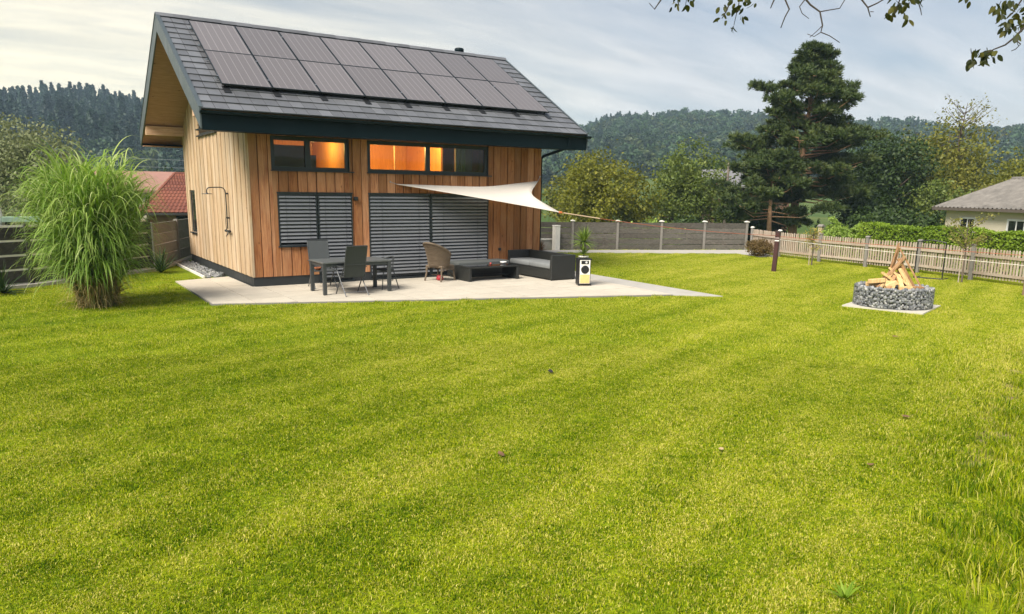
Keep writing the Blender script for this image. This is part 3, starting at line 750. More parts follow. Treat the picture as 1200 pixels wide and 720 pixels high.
    rme = bpy.data.meshes.new('ridge_cap'); rme.from_pydata(mb.v, [], mb.f); rme.materials.append(M['tile']); rme.update()
    for i in range(nr): link('ridge_cap', rme, roof, (RX0+i*rl, RIDGE_Y, RIDGE_Z+.03+.004*(i % 2)), (0, -.012, 0))
    # vent pipe
    vp = MB(); vp.lathe([(.095,-.5),(.095,.20),(.10,.21),(.13,.22),(.13,.25),(.155,.26),(.155,.36),(.12,.385),(.05,.40)], (8.08,4.2,6.58), 18); vp.build('vent_pipe', M['anthracite'], roof, True)
    # --- solar panels
    PW, PH, P0X, T0 = 1.162, 1.885, -.438, .491
    pm, nt, N, L, bs, o_ = mat_base('solar_glass'); ob = nobj(nt); spx = N.new('ShaderNodeSeparateXYZ'); L.new(ob, spx.inputs[0])
    def lines(v, pitch, w): return nrange(nt, nmath(nt, 'ABSOLUTE', nmath(nt, 'SUBTRACT', nmath(nt, 'FRACT', nmath(nt, 'DIVIDE', v, pitch)), .5)), .5-w, .5-w*.6)
    ln = nmath(nt, 'MAXIMUM', lines(spx.outputs[0], .182, .06), nmath(nt, 'MULTIPLY', lines(spx.outputs[1], .0935, .02), .3))
    bus = nmath(nt, 'MULTIPLY', lines(spx.outputs[0], .0202, .06), .35)
    rnv = nrange(nt, nrand(nt), 0, 1, .9, 1.12)
    cell = nmix(nt, nmath(nt, 'MAXIMUM', ln, bus), (.125,.112,.114), (.21,.195,.195)); cv = N.new('ShaderNodeVectorMath'); cv.operation = 'SCALE'; L.new(cell, cv.inputs[0]); L.new(rnv, cv.inputs[3])  # cell grey raised to stand in for sky reflected by the glass
    L.new(cv.outputs[0], bs.inputs['Base Color']); bs.inputs['Roughness'].default_value = .22; bs.inputs['Specular IOR Level'].default_value = .55
    bs.inputs['Sheen Weight'].default_value = .12; bs.inputs['Sheen Roughness'].default_value = .4
    gm = MB().box(.022, PW-.032, -PH+.032, -.022, .0, .034); fm_ = MB()
    fm_.box(.005, .0215, -PH+.015, -.005, 0, .037); fm_.box(PW-.0315, PW-.015, -PH+.015, -.005, 0, .037); fm_.box(.0216, PW-.0316, -.0215, -.005, 0, .0365); fm_.box(.0216, PW-.0316, -PH+.015, -PH+.0315, 0, .0365)
    gme = bpy.data.meshes.new('solar_panel'); gme.from_pydata(gm.v, [], gm.f); gme.materials.append(pm); gme.update()
    fme = bpy.data.meshes.new('panel_frame'); fme.from_pydata(fm_.v, [], fm_.f); fme.materials.append(M['frame_dark']); fme.update()
    nrm = Vector((0, -math.sin(ang), math.cos(ang)))
    for r in range(2):
        for c in range(8):
            t = T0+r*PH; p = Vector((P0X+c*PW, RIDGE_Y-t*math.cos(ang), RIDGE_Z-t*math.sin(ang)))+nrm*.115
            s = link('solar_panel', gme, H, p, (ang+rnd.uniform(-.0015, .0015), 0, 0)); link('panel_frame', fme, s)
    rl_ = MB()
    for t in (T0+.4, T0+1.45, T0+PH+.4, T0+PH+1.45):
        p = Vector((0, RIDGE_Y-t*math.cos(ang), RIDGE_Z-t*math.sin(ang)))+nrm*.085; rl_.beam((P0X-.05, p.y, p.z), (P0X+8*PW+.05, p.y, p.z), .04, .04)
    rl_.build('mounting_rail', M['zinc'], H)
    for c in range(9):
        x = P0X+.1+c*(8*PW-.2)/8; t = T0+2*PH-.12
        p = Vector((x, RIDGE_Y-t*math.cos(ang), RIDGE_Z-t*math.sin(ang))); mb = MB()
        q = p+nrm*.045; e = Vector((0, -math.cos(ang), -math.sin(ang)))
        mb.beam(q, q+e*.34, .16, .006, up=nrm); mb.beam(p+nrm*.04, p+nrm*.112, .03, .03); mb.build('roof_hook', M['steel_dark'], H)
    for c in range(9):
        x = P0X+c*PW-.006
        for t in (T0+.42, T0+PH+.42, T0+PH+1.5):
            if rnd.random() < .55:
                p = Vector((x, RIDGE_Y-t*math.cos(ang), RIDGE_Z-t*math.sin(ang)))+nrm*.155; MB().beam(p-Vector((.0,0,0)), p+Vector((0, math.cos(ang), math.sin(ang)))*.05, .04, .012, up=nrm).build('panel_clamp', M['zinc'], H)
    return H
HOUSE = build_house()

# --- outdoor shower on the gable wall
def build_shower():
    s = thing('outdoor_shower', 'black outdoor shower with round head on the timber gable wall', 'shower', (0,2.05,0))
    MB().tube([(-.075,0,1.30),(-.075,0,2.18),(-.085,0,2.28),(-.13,0,2.34),(-.20,0,2.36),(-.46,0,2.35),(-.51,0,2.33),(-.53,0,2.29),(-.53,0,2.20)], .014, 8).build('riser_pipe', M['steel_dark'], s, True)
    MB().lathe([(.02,.03),(.03,.012),(.125,.008),(.13,0),(.125,-.008)], (-.53,0,2.19), 20).build('shower_head', M['steel_dark'], s)
    for z in (2.20, 1.58): MB().tube([(-.012,0,z),(-.075,0,z)], .022, 8).build('bracket', M['steel_dark'], s)
    MB().tube([(-.075,-.16,1.24),(-.075,.16,1.24)], .026, 10).build('mixer', M['steel_dark'], s)
    MB().tube([(-.075,-.16,1.24),(-.075,-.23,1.24)], .034, 10).build('knob', M['steel_dark'], s); MB().tube([(-.075,.16,1.24),(-.075,.23,1.24)], .034, 10).build('knob', M['steel_dark'], s)
    MB().tube([(-.075,0,1.25),(-.085,.0,1.16),(-.12,.01,1.10)], .014, 8).build('spout', M['steel_dark'], s, True)
    MB().tube([(-.09,.02,1.25),(-.10,.06,1.4),(-.10,.05,1.55),(-.09,.0,1.6)], .007, 6).build('hose', M['steel_dark'], s, True)
build_shower()
# ------------------------------------------------------------------ furniture on the patio
M['alu_dark'] = mat_plain('alu_dark', (.045,.05,.052), .45, .1, .1, 8)
M['tabletop'] = mat_plain('tabletop', (.10,.108,.108), .4, 0, .12, 6)
M['sling'] = mat_plain('sling', (.032,.038,.036), .7, 0, .12, 60, .2)
M['sling_grey'] = mat_plain('sling_grey', (.055,.062,.064), .7, 0, .12, 60, .2)
M['alu_grey'] = mat_plain('alu_grey', (.16,.165,.17), .35, .5, .1, 8)
M['cushion'] = mat_plain('cushion', (.17,.18,.182), .9, 0, .12, 30, .15)
M['cushion_dark'] = mat_plain('cushion_dark', (.075,.082,.08), .9, 0, .12, 30, .15)
def mat_weave(name, a, b, sc=28.):
    m, nt, N, L, bs, o = mat_base(name); p = npos(nt)
    w1 = N.new('ShaderNodeTexWave'); w1.inputs['Scale'].default_value = sc; w1.bands_direction = 'Z'; L.new(p, w1.inputs[0])
    w2 = N.new('ShaderNodeTexWave'); w2.inputs['Scale'].default_value = sc*.6; w2.bands_direction = 'DIAGONAL'; L.new(p, w2.inputs[0])
    f = nmath(nt, 'MULTIPLY', w1.outputs['Fac'], nrange(nt, w2.outputs['Fac'], 0, 1, .4, 1))
    L.new(nmix(nt, f, a, b), bs.inputs['Base Color']); bs.inputs['Roughness'].default_value = .5; L.new(nbump(nt, f, .6, .01), bs.inputs['Normal']); return m
M['rattan_black'] = mat_weave('rattan_black', (.008,.009,.008), (.030,.032,.028))
M['rattan_brown'] = mat_plain('rattan_brown', (.13,.095,.062), .65, 0, .25, 14, .2)

def build_table():
    t = thing('dining_table', 'dark grey rectangular dining table on the patio', 'table', (1.78,-1.76,0))
    w, d = .83, .47
    MB().bbox(-w, w, -d, d, .705, .742, .006).build('tabletop', M['tabletop'], t)
    ap = MB(); ap.box(-w+.03, w-.03, -d+.025, -d+.05, .635, .704); ap.box(-w+.03, w-.03, d-.05, d-.025, .635, .704); ap.box(-w+.025, -w+.05, -d+.05, d-.05, .635, .704); ap.box(w-.05, w-.025, -d+.05, d-.05, .635, .704); ap.build('apron', M['alu_dark'], t)
    for sx in (-1, 1):
        for sy in (-1, 1): MB().bbox(sx*(w-.045)-.04, sx*(w-.045)+.04, sy*(d-.045)-.04, sy*(d-.045)+.04, 0, .7045, .006).build('leg', M['alu_dark'], t)
build_table()
def build_sling_chair(label, loc, rz, mat):
    c = thing('sling_chair', label, 'chair', loc, rz, 'high-backed sling chairs at the dining table')
    # local: sits facing +y, back at -y
    def arc(a, b): return [Vector(a).lerp(Vector(b), k/6) for k in range(7)]
    w = .235
    bk = MB(); vs = []; fs = []
    for k in range(9):
        t = k/8; y = -.17-.16*t-.03*t*t; z = .42+.70*t
        for th in (0, .014): vs += [(-w, y+th, z), (w, y+th, z)]
    for k in range(8):
        o = k*4; fs += [(o,o+1,o+5,o+4), (o+2,o+6,o+7,o+3), (o,o+4,o+6,o+2), (o+1,o+3,o+7,o+5)]
    fs += [(0,2,3,1), (32,33,35,34)]
    bk.add(vs, fs).build('backrest', mat, c)
    for sx in (-1, 1):
        pts = [(sx*(w+.012), -.17-.16*t-.03*t*t+.007, .42+.70*t) for t in [k/8 for k in range(9)]]
        MB().tube(pts, .014, 8).build('back_rail', M['alu_dark'], c, True)
    top = MB(); top.tube([(-w-.012,-.353,1.12),(w+.012,-.353,1.12)], .015, 8); top.tube([(-w,-.243,.70),(w,-.243,.70)], .008, 6); top.build('crossbar', M['alu_dark'], c)
    st = MB(); st.bbox(-w, w, -.17, .27, .412, .428, .006); st.build('seat', mat, c)
    for sx in (-1, 1):
        x = sx*(w+.02)
        MB().tube([(x, -.20, .43), (x, .27, .43), (x, .29, .42)], .014, 8).build('seat_rail', M['alu_dark'], c)
        MB().tube([(x+sx*.012, .26, .64), (x+sx*.016, -.31, 0)], .013, 8).build('leg', M['alu_grey'], c)
        MB().tube([(x+sx*.004, -.19, .62), (x+sx*.008, .28, 0)], .013, 8).build('leg', M['alu_dark'], c)
        MB().bbox(x-.025+sx*.012, x+.025+sx*.012, -.22, .28, .635, .66, .008).build('armrest', M['alu_dark'], c)
    MB().tube([(-w-.035,-.235,.085),(w+.035,-.235,.085)], .009, 6).build('stretcher', M['alu_grey'], c)
build_sling_chair('black high-backed sling chair with its back to the lawn, at the dining table', (1.57,-2.33,0), .04, M['sling'])
build_sling_chair('dark grey high-backed sling chair between the dining table and the blinds', (1.43,-.80,0), math.pi-.06, M['sling_grey'])
def build_bistro():
    c = thing('bistro_chair', 'low round-backed black metal chair at the end of the dining table', 'chair', (2.70,-1.66,0), math.pi/2+.15)
    MB().lathe([(.0,.0),(.20,.0),(.215,.012),(.21,.03),(.0,.035)], (0,0,.435), 22).build('seat', M['sling'], c, True)
    pts = [(.235*math.sin(a), -.235*math.cos(a)+.02, .76-.10*abs(a)**1.5/2.2) for a in [(-1.75+3.5*k/14) for k in range(15)]]
    MB().tube(pts, .013, 8).build('back_hoop', M['alu_dark'], c, True)
    sp = MB()
    for k in (3, 5, 7, 9, 11): sp.tube([pts[k], (pts[k][0]*.85, pts[k][1]*.85, .45)], .006, 6)
    sp.build('back_spindles', M['alu_dark'], c)
    for sx in (-1, 1):
        MB().tube([(sx*.14,.14,.44),(sx*.21,.23,0)], .012, 8).build('leg', M['alu_dark'], c); MB().tube([(sx*.14,-.14,.44),(sx*.20,-.25,0)], .012, 8).build('leg', M['alu_dark'], c)
    MB().tube([(.19*math.cos(a), .19*math.sin(a), .2) for a in [2*math.pi*k/20 for k in range(21)]], .007, 6).build('foot_ring', M['alu_dark'], c)
build_bistro()
pot = MB().lathe([(.04,0),(.075,.03),(.085,.07),(.075,.075),(.03,.05)], (0,0,0), 16).build('terracotta_bowl', mat_plain('terracotta', (.36,.12,.05), .8), None, True, (1.30,-.86,.4285))
tag(pot, 'small terracotta bowl on the seat of the chair behind the dining table', 'bowl')

def build_wicker():
    c = thing('wicker_armchair', 'brown wicker armchair with rounded back beside the coffee table', 'armchair', (4.62,-.86,0), -math.pi/2+.42)
    mt = M['rattan_brown']
    # local: faces +y
    MB().bbox(-.27, .27, -.26, .28, .36, .42, .02).build('seat', mt, c)
    ap = MB()
    for k in range(22):
        t = k/21; x = -.26+.52*t; ap.tube([(x, .27, .40), (x, .275, .27-.10*math.sin(math.pi*t)*0-.0+.05*math.sin(math.pi*t))], .008, 5)
    for sx in (-1, 1):
        for k in range(16):
            t = k/15; y = -.25+.52*t; ap.tube([(sx*.27, y, .40), (sx*.275, y, .27+.05*math.sin(math.pi*t))], .008, 5)
    ap.tube([(-.27+.54*k/10, .278, .27+.05*math.sin(math.pi*k/10)) for k in range(11)], .012, 6)
    for sx in (-1, 1): ap.tube([(sx*.278, -.26+.54*k/10, .27+.05*math.sin(math.pi*k/10)) for k in range(11)], .012, 6)
    ap.build('apron', mt, c)
    # back: woven shell curving round into the arms
    def shell(a, t):     # a -1..1 round the sitter, t 0..1 up
        top = .40+.62*max(0, math.cos(a*1.45))**.8*1.0+.23*(1-max(0, math.cos(a*1.45))**.8)
        z = .40+(top-.40)*t; ang_ = a*1.75; R = .29+.05*t
        return Vector((R*math.sin(ang_), -R*math.cos(ang_)-.02-.16*t*t*max(0, math.cos(ang_)), z)), top
    bk = MB(); n = 40
    for k in range(n+1):
        a = -1+2*k/n; bk.tube([shell(a, t/5)[0] for t in range(6)], .009, 5, cap=False)
    for j in range(1, 13):
        t = j/13; bk.tube([shell(-1+2*k/24, t)[0] for k in range(25)], .008, 5, cap=False)
    bk.build('backrest', mt, c)
    MB().tube([shell(-1+2*k/36, 1)[0] for k in range(37)], .027, 8).build('rim', mt, c, True)
    sh = MB(); vs = []; fs = []
    for k in range(25):
        for t in range(5): vs.append(shell(-.98+1.96*k/24, .03+.94*t/4)[0]*1.0)
    for k in range(24):
        for t in range(4): fs.append((k*5+t, k*5+t+1, k*5+t+6, k*5+t+5))
    sh.add(vs, fs).build('woven_infill', mat_plain('rattan_infill', (.10,.07,.042), .8, 0, .3, 18, .3), c, True)
    for sx in (-1, 1):
        MB().tube([(sx*.255,.25,.40),(sx*.265,.262,.2),(sx*.285,.285,0)], [.024,.022,.026], 8).build('leg', mt, c); MB().tube([(sx*.235,-.23,.40),(sx*.25,-.25,.2),(sx*.27,-.30,0)], [.024,.022,.026], 8).build('leg', mt, c)
        MB().tube([(sx*.27, .265, .10), (sx*.14, .27, .2), (0, .27, .26)], .011, 6).build('brace', mt, c)
    MB().tube([(-.27,.0,.14),(.27,.0,.14)], .012, 6).build('stretcher', mt, c)
build_wicker()
rb = MB().lathe([(.0,.0),(.07,.0),(.10,.05),(.075,.13),(.03,.15)], (0,0,0), 14).build('red_lantern', mat_plain('red', (.35,.02,.03), .5), None, True, (4.62,-.86,0))
tag(rb, 'small dark red lantern on the paving under the wicker armchair', 'lantern')

def build_lounge():
    rt = M['rattan_black']
    # coffee table
    t = thing('coffee_table', 'low black rattan coffee table in front of the daybed', 'table', (5.92,-1.17,0))
    MB().bbox(-.80, .80, -.38, .38, .345, .385, .012).build('tabletop', rt, t)
    MB().box(-.74, .74, -.32, .32, .3855, .391).build('glass_top', M['glass_dark'], t)
    for sx in (-1, 1): MB().bbox(sx*.755-.04, sx*.755+.04, -.375, .375, 0, .344, .008).build('end_panel', rt, t)
    MB().box(-.71, .71, -.05, .05, .09, .12).build('stretcher', rt, t)
    g = MB().lathe([(.012,0),(.022,.01),(.028,.03),(.025,.055),(.022,.055),(.02,.015)], (0,0,0), 14).build('candle_glass', mat_plain('red_glass', (.40,.03,.02), .15), None, True, (6.0,-1.2,.3915)); tag(g, 'small red candle glass on the coffee table', 'candle')
    g = MB().lathe([(.03,0),(.075,.02),(.095,.06),(.088,.062),(.05,.03)], (0,0,0), 16).build('white_bowl', mat_plain('china', (.75,.74,.72), .3), None, True, (6.48,-1.1,.3915)); tag(g, 'small white china bowl on the coffee table', 'bowl')
    # daybed
    d = thing('daybed', 'low black rattan daybed with grey cushion against the blinds', 'daybed', (6.12,-.42,0))
    MB().bbox(-.86, .86, -.30, .34, .03, .30, .012).build('base', rt, d); MB().bbox(-.84, .84, -.28, .32, .301, .44, .035).build('cushion', M['cushion_dark'], d, True)
    for sx in (-1, 1):
        for sy in (-.26, .30): MB().box(sx*.82-.02, sx*.82+.02, sy-.02, sy+.02, 0, .029).build('foot', rt, d)
    # sofa: seat faces the wicker chair
    s = thing('rattan_sofa', 'black rattan two-seat sofa with light grey cushions at the house corner', 'sofa', (7.64,-1.22,0))
    x0, x1, y0, y1 = -.40, .42, -1.10, 1.08
    MB().bbox(x0, x1-.1, y0+.09, y1-.09, .04, .30, .01).build('base', rt, s)
    MB().bbox(x0, x1, y0, y0+.085, .02, .68, .014).build('arm_panel', rt, s); MB().bbox(x0, x1, y1-.085, y1, .02, .68, .014).build('arm_panel', rt, s)
    MB().bbox(x1-.095, x1-.003, y0+.087, y1-.087, .02, .675, .014).build('back_panel', rt, s)
    for k in range(2):
        a = y0+.095+k*(y1-y0-.19)/2; b = a+(y1-y0-.19)/2-.006; MB().bbox(x0+.0, x1-.10, a, b, .302, .45, .04).build('seat_cushion', M['cushion'], s, True)
    for (px, py) in ((x0+.04,y0+.04),(x1-.04,y0+.04),(x0+.04,y1-.04),(x1-.04,y1-.04)): MB().box(px-.02, px+.02, py-.02, py+.02, 0, .019).build('foot', rt, s)
build_lounge()

def build_speaker():
    s = thing('speaker_box', 'black wooden loudspeaker box with white and yellow front on the patio', 'speaker', (7.44,-3.42,0), math.radians(-24))
    black = mat_plain('speaker_black', (.012,.012,.013), .45)
    w, d, h = .155, .17, .70
    MB().bbox(-w, w, -d, d, .02, h, .012).build('cabinet', black, s)
    MB().box(-w+.02, w-.02, -d-.006, -d-.0005, .06, .66).build('front_panel', mat_plain('speaker_white', (.78,.76,.70), .5), s)
    MB().box(-w+.03, w-.03, -d-.010, -d-.0065, .07, .29).build('lower_panel', mat_plain('speaker_yellow', (.66,.50,.20), .5), s)
    R = Matrix.Rotation(math.radians(90), 4, 'X')
    def disc(r, cx, cz, nm, mt, dep):
        mb = MB(); mb.lathe([(r, 0), (r, .010), (r*.8, .012), (r*.3, .004), (.001, .006)], (0,0,0), 24); mb.v = [tuple(R @ Vector(v)+Vector((cx, -d-dep, cz))) for v in mb.v]; return mb.build(nm, mt, s, True)
    disc(.105, 0, .42, 'woofer', black, .0066)
    MB().bbox(-.10, .10, -d-.016, -d-.0065, .56, .645, .006).build('tweeter_panel', black, s)
    disc(.028, .03, .602, 'tweeter', mat_plain('tweeter', (.6,.6,.58), .4), .0165)
    for sx in (-1, 1):
        for z in (.025, h-.03): MB().bbox(sx*w-.02, sx*w+.02, -d-.012, -d+.03, z-.02, z+.03, .006).build('corner_guard', black, s)
        MB().box(sx*w-.003, sx*w+.018, -.04, .06, .52, .55).build('handle', black, s)
    for sx in (-1, 1):
        for sy in (-1, 1): MB().lathe([(.02,0),(.018,.02)], (sx*.12,sy*.13,0), 8).build('foot', black, s)
    # potted plant standing on top
    p = thing('potted_yucca', 'spiky green yucca in a white bowl on top of the loudspeaker', 'plant', (7.44,-3.42,.70), .5)
    MB().lathe([(.07,0),(.12,.02),(.135,.05),(.125,.052),(.06,.04)], (0,0,.001), 18).build('bowl', mat_plain('bowl_white', (.7,.68,.62), .5), p, True)
    MB().tube([(0,0,.03),(.01,0,.2),(0,.01,.41)], [.02,.017,.014], 8).build('stem', mat_plain('yucca_stem', (.16,.12,.06), .8), p, True)
    V, F, T = spiky((0,0,.42), 130, .44, .034, -.45, 1.45, 3); V2, F2, T2 = spiky((0,0,.10), 80, .30, .026, .0, 1.3, 4)
    np_mesh('leaves', np.concatenate([V, V2]), np.concatenate([F, F2+len(V)]), M['yucca_leaf'], p, np.concatenate([T, T2]))
def ribbons(starts, dirs, lengths, widths, droop, segs, rs, curve=1.6, twist=.3):
    """arching leaf blades: arrays of starts (n,3), unit dirs (n,3); droop bends them down along their length"""
    n = len(starts); V = np.zeros((n, segs+1, 2, 3)); side = np.cross(dirs, [0, 0, 1.]); side /= np.maximum(np.linalg.norm(side, axis=1), 1e-6)[:, None]
    tw = rs.uniform(-twist, twist, n)[:, None]; up = np.cross(side, dirs); side = side*np.cos(tw)+up*np.sin(tw)
    p = starts.copy(); d = dirs.copy()
    for k in range(segs+1):
        t = k/segs; w = (widths*(1-t**1.5)*.5*(1 if k else .75))[:, None]
        V[:, k, 0] = p-side*w; V[:, k, 1] = p+side*w
        p = p+d*(lengths/segs)[:, None]
        d = d+np.stack([np.zeros(n), np.zeros(n), -droop*curve*(.35+t)/segs], 1); d /= np.linalg.norm(d, axis=1)[:, None]
    b = np.arange(n)[:, None]*(segs+1)*2; F = np.concatenate([b+[2*k, 2*k+1, 2*k+3, 2*k+2] for k in range(segs)], 0)
    return V.reshape(-1, 3), F
def spiky(c, n, length, width, lo, hi, seed, droop=.35):
    r = np.random.RandomState(seed); az = r.uniform(0, 6.283, n); el = r.uniform(lo, hi, n)
    d = np.stack([np.cos(az)*np.cos(el), np.sin(az)*np.cos(el), np.sin(el)], 1); st = np.array(c)+d*.015
    V, F = ribbons(st, d, length*r.uniform(.75, 1.1, n), np.full(n, width), np.full(n, droop)*r.uniform(.5, 1.5, n), 4, r)
    return V, F, np.repeat(r.uniform(.1, .9, n), 10)
M['yucca_leaf'] = mat_leaf('yucca_leaf', [(.06,.12,.02), (.14,.22,.03), (.26,.32,.06)], .25)
build_speaker()

# ------------------------------------------------------------------ shade sail, ropes, post
def build_sail():
    P1, P2, P3 = Vector((3.80,-.03,2.50)), Vector((8.36,-.03,2.665)), Vector((7.80,-1.85,1.815))
    m, nt, N, L, b, o = mat_base('sail_cloth'); p = npos(nt); b.inputs['Base Color'].default_value = (.80,.76,.70, 1); b.inputs['Roughness'].default_value = .8
    tr = N.new('ShaderNodeBsdfTranslucent'); tr.inputs[0].default_value = (.85,.78,.70, 1); mx = N.new('ShaderNodeMixShader'); mx.inputs[0].default_value = .35
    L.new(nbump(nt, nnoise(nt, p, 3, 3, .5), .15, .05), b.inputs['Normal']); L.new(b.outputs[0], mx.inputs[1]); L.new(tr.outputs[0], mx.inputs[2]); L.new(mx.outputs[0], o.inputs[0])
    s = thing('shade_sail', 'cream triangular shade sail stretched out from the house wall over the lounge', 'sail', (6.6,-.6,0))
    off = Vector((6.6,-.6,0)); n = 26; vs = []; idx = {}
    ctr = (P1+P2+P3)/3
    for i in range(n+1):
        for j in range(n+1-i):
            a, b_, c = i/n, j/n, 1-i/n-j/n; q = P1*a+P2*b_+P3*c
            # hollow edges: pull points towards the middle, strongest half-way along each edge
            def hollow(u, v, w, k): return k*4*u*v*(1-w)**2
            pull = hollow(a, b_, c, .50)+hollow(b_, c, a, .40)+hollow(a, c, b_, .07)
            q = q+(ctr-q)*min(pull, .7)*.85; q.z -= .22*27*a*b_*c*.35
            idx[(i, j)] = len(vs); vs.append(q-off)
    fs = []
    for i in range(n):
        for j in range(n-i):
            fs.append((idx[(i,j)], idx[(i+1,j)], idx[(i,j+1)]))
            if j < n-i-1: fs.append((idx[(i+1,j)], idx[(i+1,j+1)], idx[(i,j+1)]))
    c = MB().add(vs, fs).build('cloth', m, s, True); sol = c.modifiers.new('thickness', 'SOLIDIFY'); sol.thickness = .003
    e1 = [vs[idx[(i,0)]] for i in range(n+1)]; e2 = [vs[idx[(0,j)]] for j in range(n+1)]; e3 = [vs[idx[(i,n-i)]] for i in range(n+1)]
    for e in (e1, e2, e3): MB().tube(e, .008, 6).build('hem', m, s)
    ho = MB()
    for P, q in ((P1, Vector((3.62,-.015,2.56))), (P2, Vector((8.44,-.02,2.80)))): ho.tube([P-off, q-off], .007, 6); ho.lathe([(.02,-.02),(.02,.02)], q-off, 8)
    ho.build('wall_hook', M['zinc'], s)
    # strap and rope to the post
    PT = Vector((15.39,-3.29,1.10)); rope = thing('guy_rope', 'long salmon-red guy rope from the shade sail to the brown post', 'rope', (P3.x, P3.y, 0)); ro = Vector((P3.x, P3.y, 0))
    m1 = mat_plain('rope_red', (.36,.11,.06), .8, 0, .2, 40); pts = []
    for k in range(25):
        t = k/24; q = P3.lerp(PT, t); q.z -= .10*4*t*(1-t); pts.append(q-ro)
    MB().tube(pts, .009, 6).build('rope', m1, rope, True)
    MB().tube([pts[0], pts[0]+(pts[1]-pts[0])*.25], .032, 8).build('tensioner', mat_plain('orange', (.55,.16,.04), .7), rope)
    MB().tube([pts[1]*.45+pts[0]*.55, pts[4]], .017, 6).build('strap', mat_plain('strap', (.55,.40,.27), .8), rope)
    # brown post, leaning a little back from the pull
    ps = thing('anchor_post', 'dark reddish-brown square anchor post on the lawn with rope wound round its top', 'post', (15.37,-3.29,LAWN_Z), .4)
    pm = mat_plain('post_brown', (.045,.012,.010), .5, .1, .2, 6)
    MB().beam((0,0,0), (.085,-.02,1.24), .125, .125).build('shaft', pm, ps); MB().beam((.083,-.02,1.235), (.087,-.02,1.265), .14, .14).build('cap', mat_plain('post_cap', (.03,.012,.01), .5), ps)
    for z, mt in ((.98, mat_plain('strap_white', (.6,.58,.55), .7)), (1.06, mat_plain('strap_grey', (.25,.2,.2), .7))): MB().beam((.067*z/.98,-.016,z-.02), (.07*z/.98,-.016,z+.02), .133, .133).build('strap_band', mt, ps)
    # lines onward to the right
    A = PT+Vector((.06,0,-.02)); B = Vector((17.9,-10.2,.62)); q = thing('guy_rope', 'thin red rope running from the brown post along the picket fence', 'rope', (A.x, A.y, 0))
    def line(A, B, sag): return [Vector((*(A.lerp(B, k/24)).xy, A.lerp(B, k/24).z-sag*4*(k/24)*(1-k/24)))-Vector((A.x, A.y, 0)) for k in range(25)]
    B1 = ropeend(1206, 300, 22.5); B2 = ropeend(1206, 312, 22.3)
    MB().tube(line(A, B1, .02), .008, 6).build('rope', m1, q, True)
    A2 = PT+Vector((.06,0,-.12)); q2 = thing('guy_rope', 'thin white rope running from the brown post along the picket fence', 'cord', (A2.x, A2.y, 0))
    MB().tube(line(A2, B2, .02), .007, 6).build('cord', mat_plain('cord_white', (.72,.68,.6), .7), q2, True)
    # the slim stake, out of frame, that the two lines are tied to
    E_ = (B1+B2)/2; st = MB().tube([(0,0,LAWN_Z), (0,0,1.2)], .03, 8).build('line_stake', mat_plain('stake', (.2,.13,.08), .8), None, False, (B1.x, B1.y, 0)); tag(st, 'slim wooden stake holding the ends of the two garden lines', 'stake')
def ropeend(px, py, dist):
    d = cf+cr*((px-600)/860.87)-cu*((py-360-41.23)/860.87); t = dist/math.hypot(d.x, d.y); return CAM+d*t
build_sail()

# ------------------------------------------------------------------ fire pit
def stone_mesh(r, seed, rs):
    bm = bmesh.new(); bmesh.ops.create_icosphere(bm, subdivisions=1, radius=1); out = []
    sc = Vector((rs.uniform(.7, 1.25), rs.uniform(.65, 1.1), rs.uniform(.55, 1.0))); R = Euler((rs.uniform(0, 6), rs.uniform(0, 6), rs.uniform(0, 6))).to_matrix()
    for v in bm.verts:
        c = v.co*(1+rs.uniform(-.22, .18)); v.co = R @ Vector((c.x*sc.x, c.y*sc.y, c.z*sc.z))*r
    vs = [v.co.copy() for v in bm.verts]; fs = [tuple(v.index for v in f.verts) for f in bm.faces]; bm.free(); return vs, fs
def mat_stone():
    m, nt, N, L, b, o = mat_base('gabion_stone'); a = N.new('ShaderNodeAttribute'); a.attribute_name = 'tone'
    n = nnoise(nt, npos(nt), 30, 4, .7); t = nmath(nt, 'ADD', nmath(nt, 'MULTIPLY', a.outputs['Fac'], .7), nmath(nt, 'MULTIPLY', n, .4), clamp=True)
    L.new(nramp(nt, t, [(0, (.06,.066,.072)), (.45, (.17,.178,.185)), (.8, (.33,.33,.325)), (1, (.52,.51,.49))]), b.inputs['Base Color']); b.inputs['Roughness'].default_value = .85; return m
M['stone'] = mat_stone()
def tri_stones(items, name, mat, parent, rs):
    V = []; F = []; T = []
    for (c, r) in items:
        vs, fs = stone_mesh(r, 0, rs); o = len(V); V += [tuple(v+Vector(c)) for v in vs]; F += [tuple(i+o for i in f) for f in fs]; T += [rs.random()]*len(vs)
    return np_mesh(name, np.array(V), np.array(F), mat, parent, np.array(T))
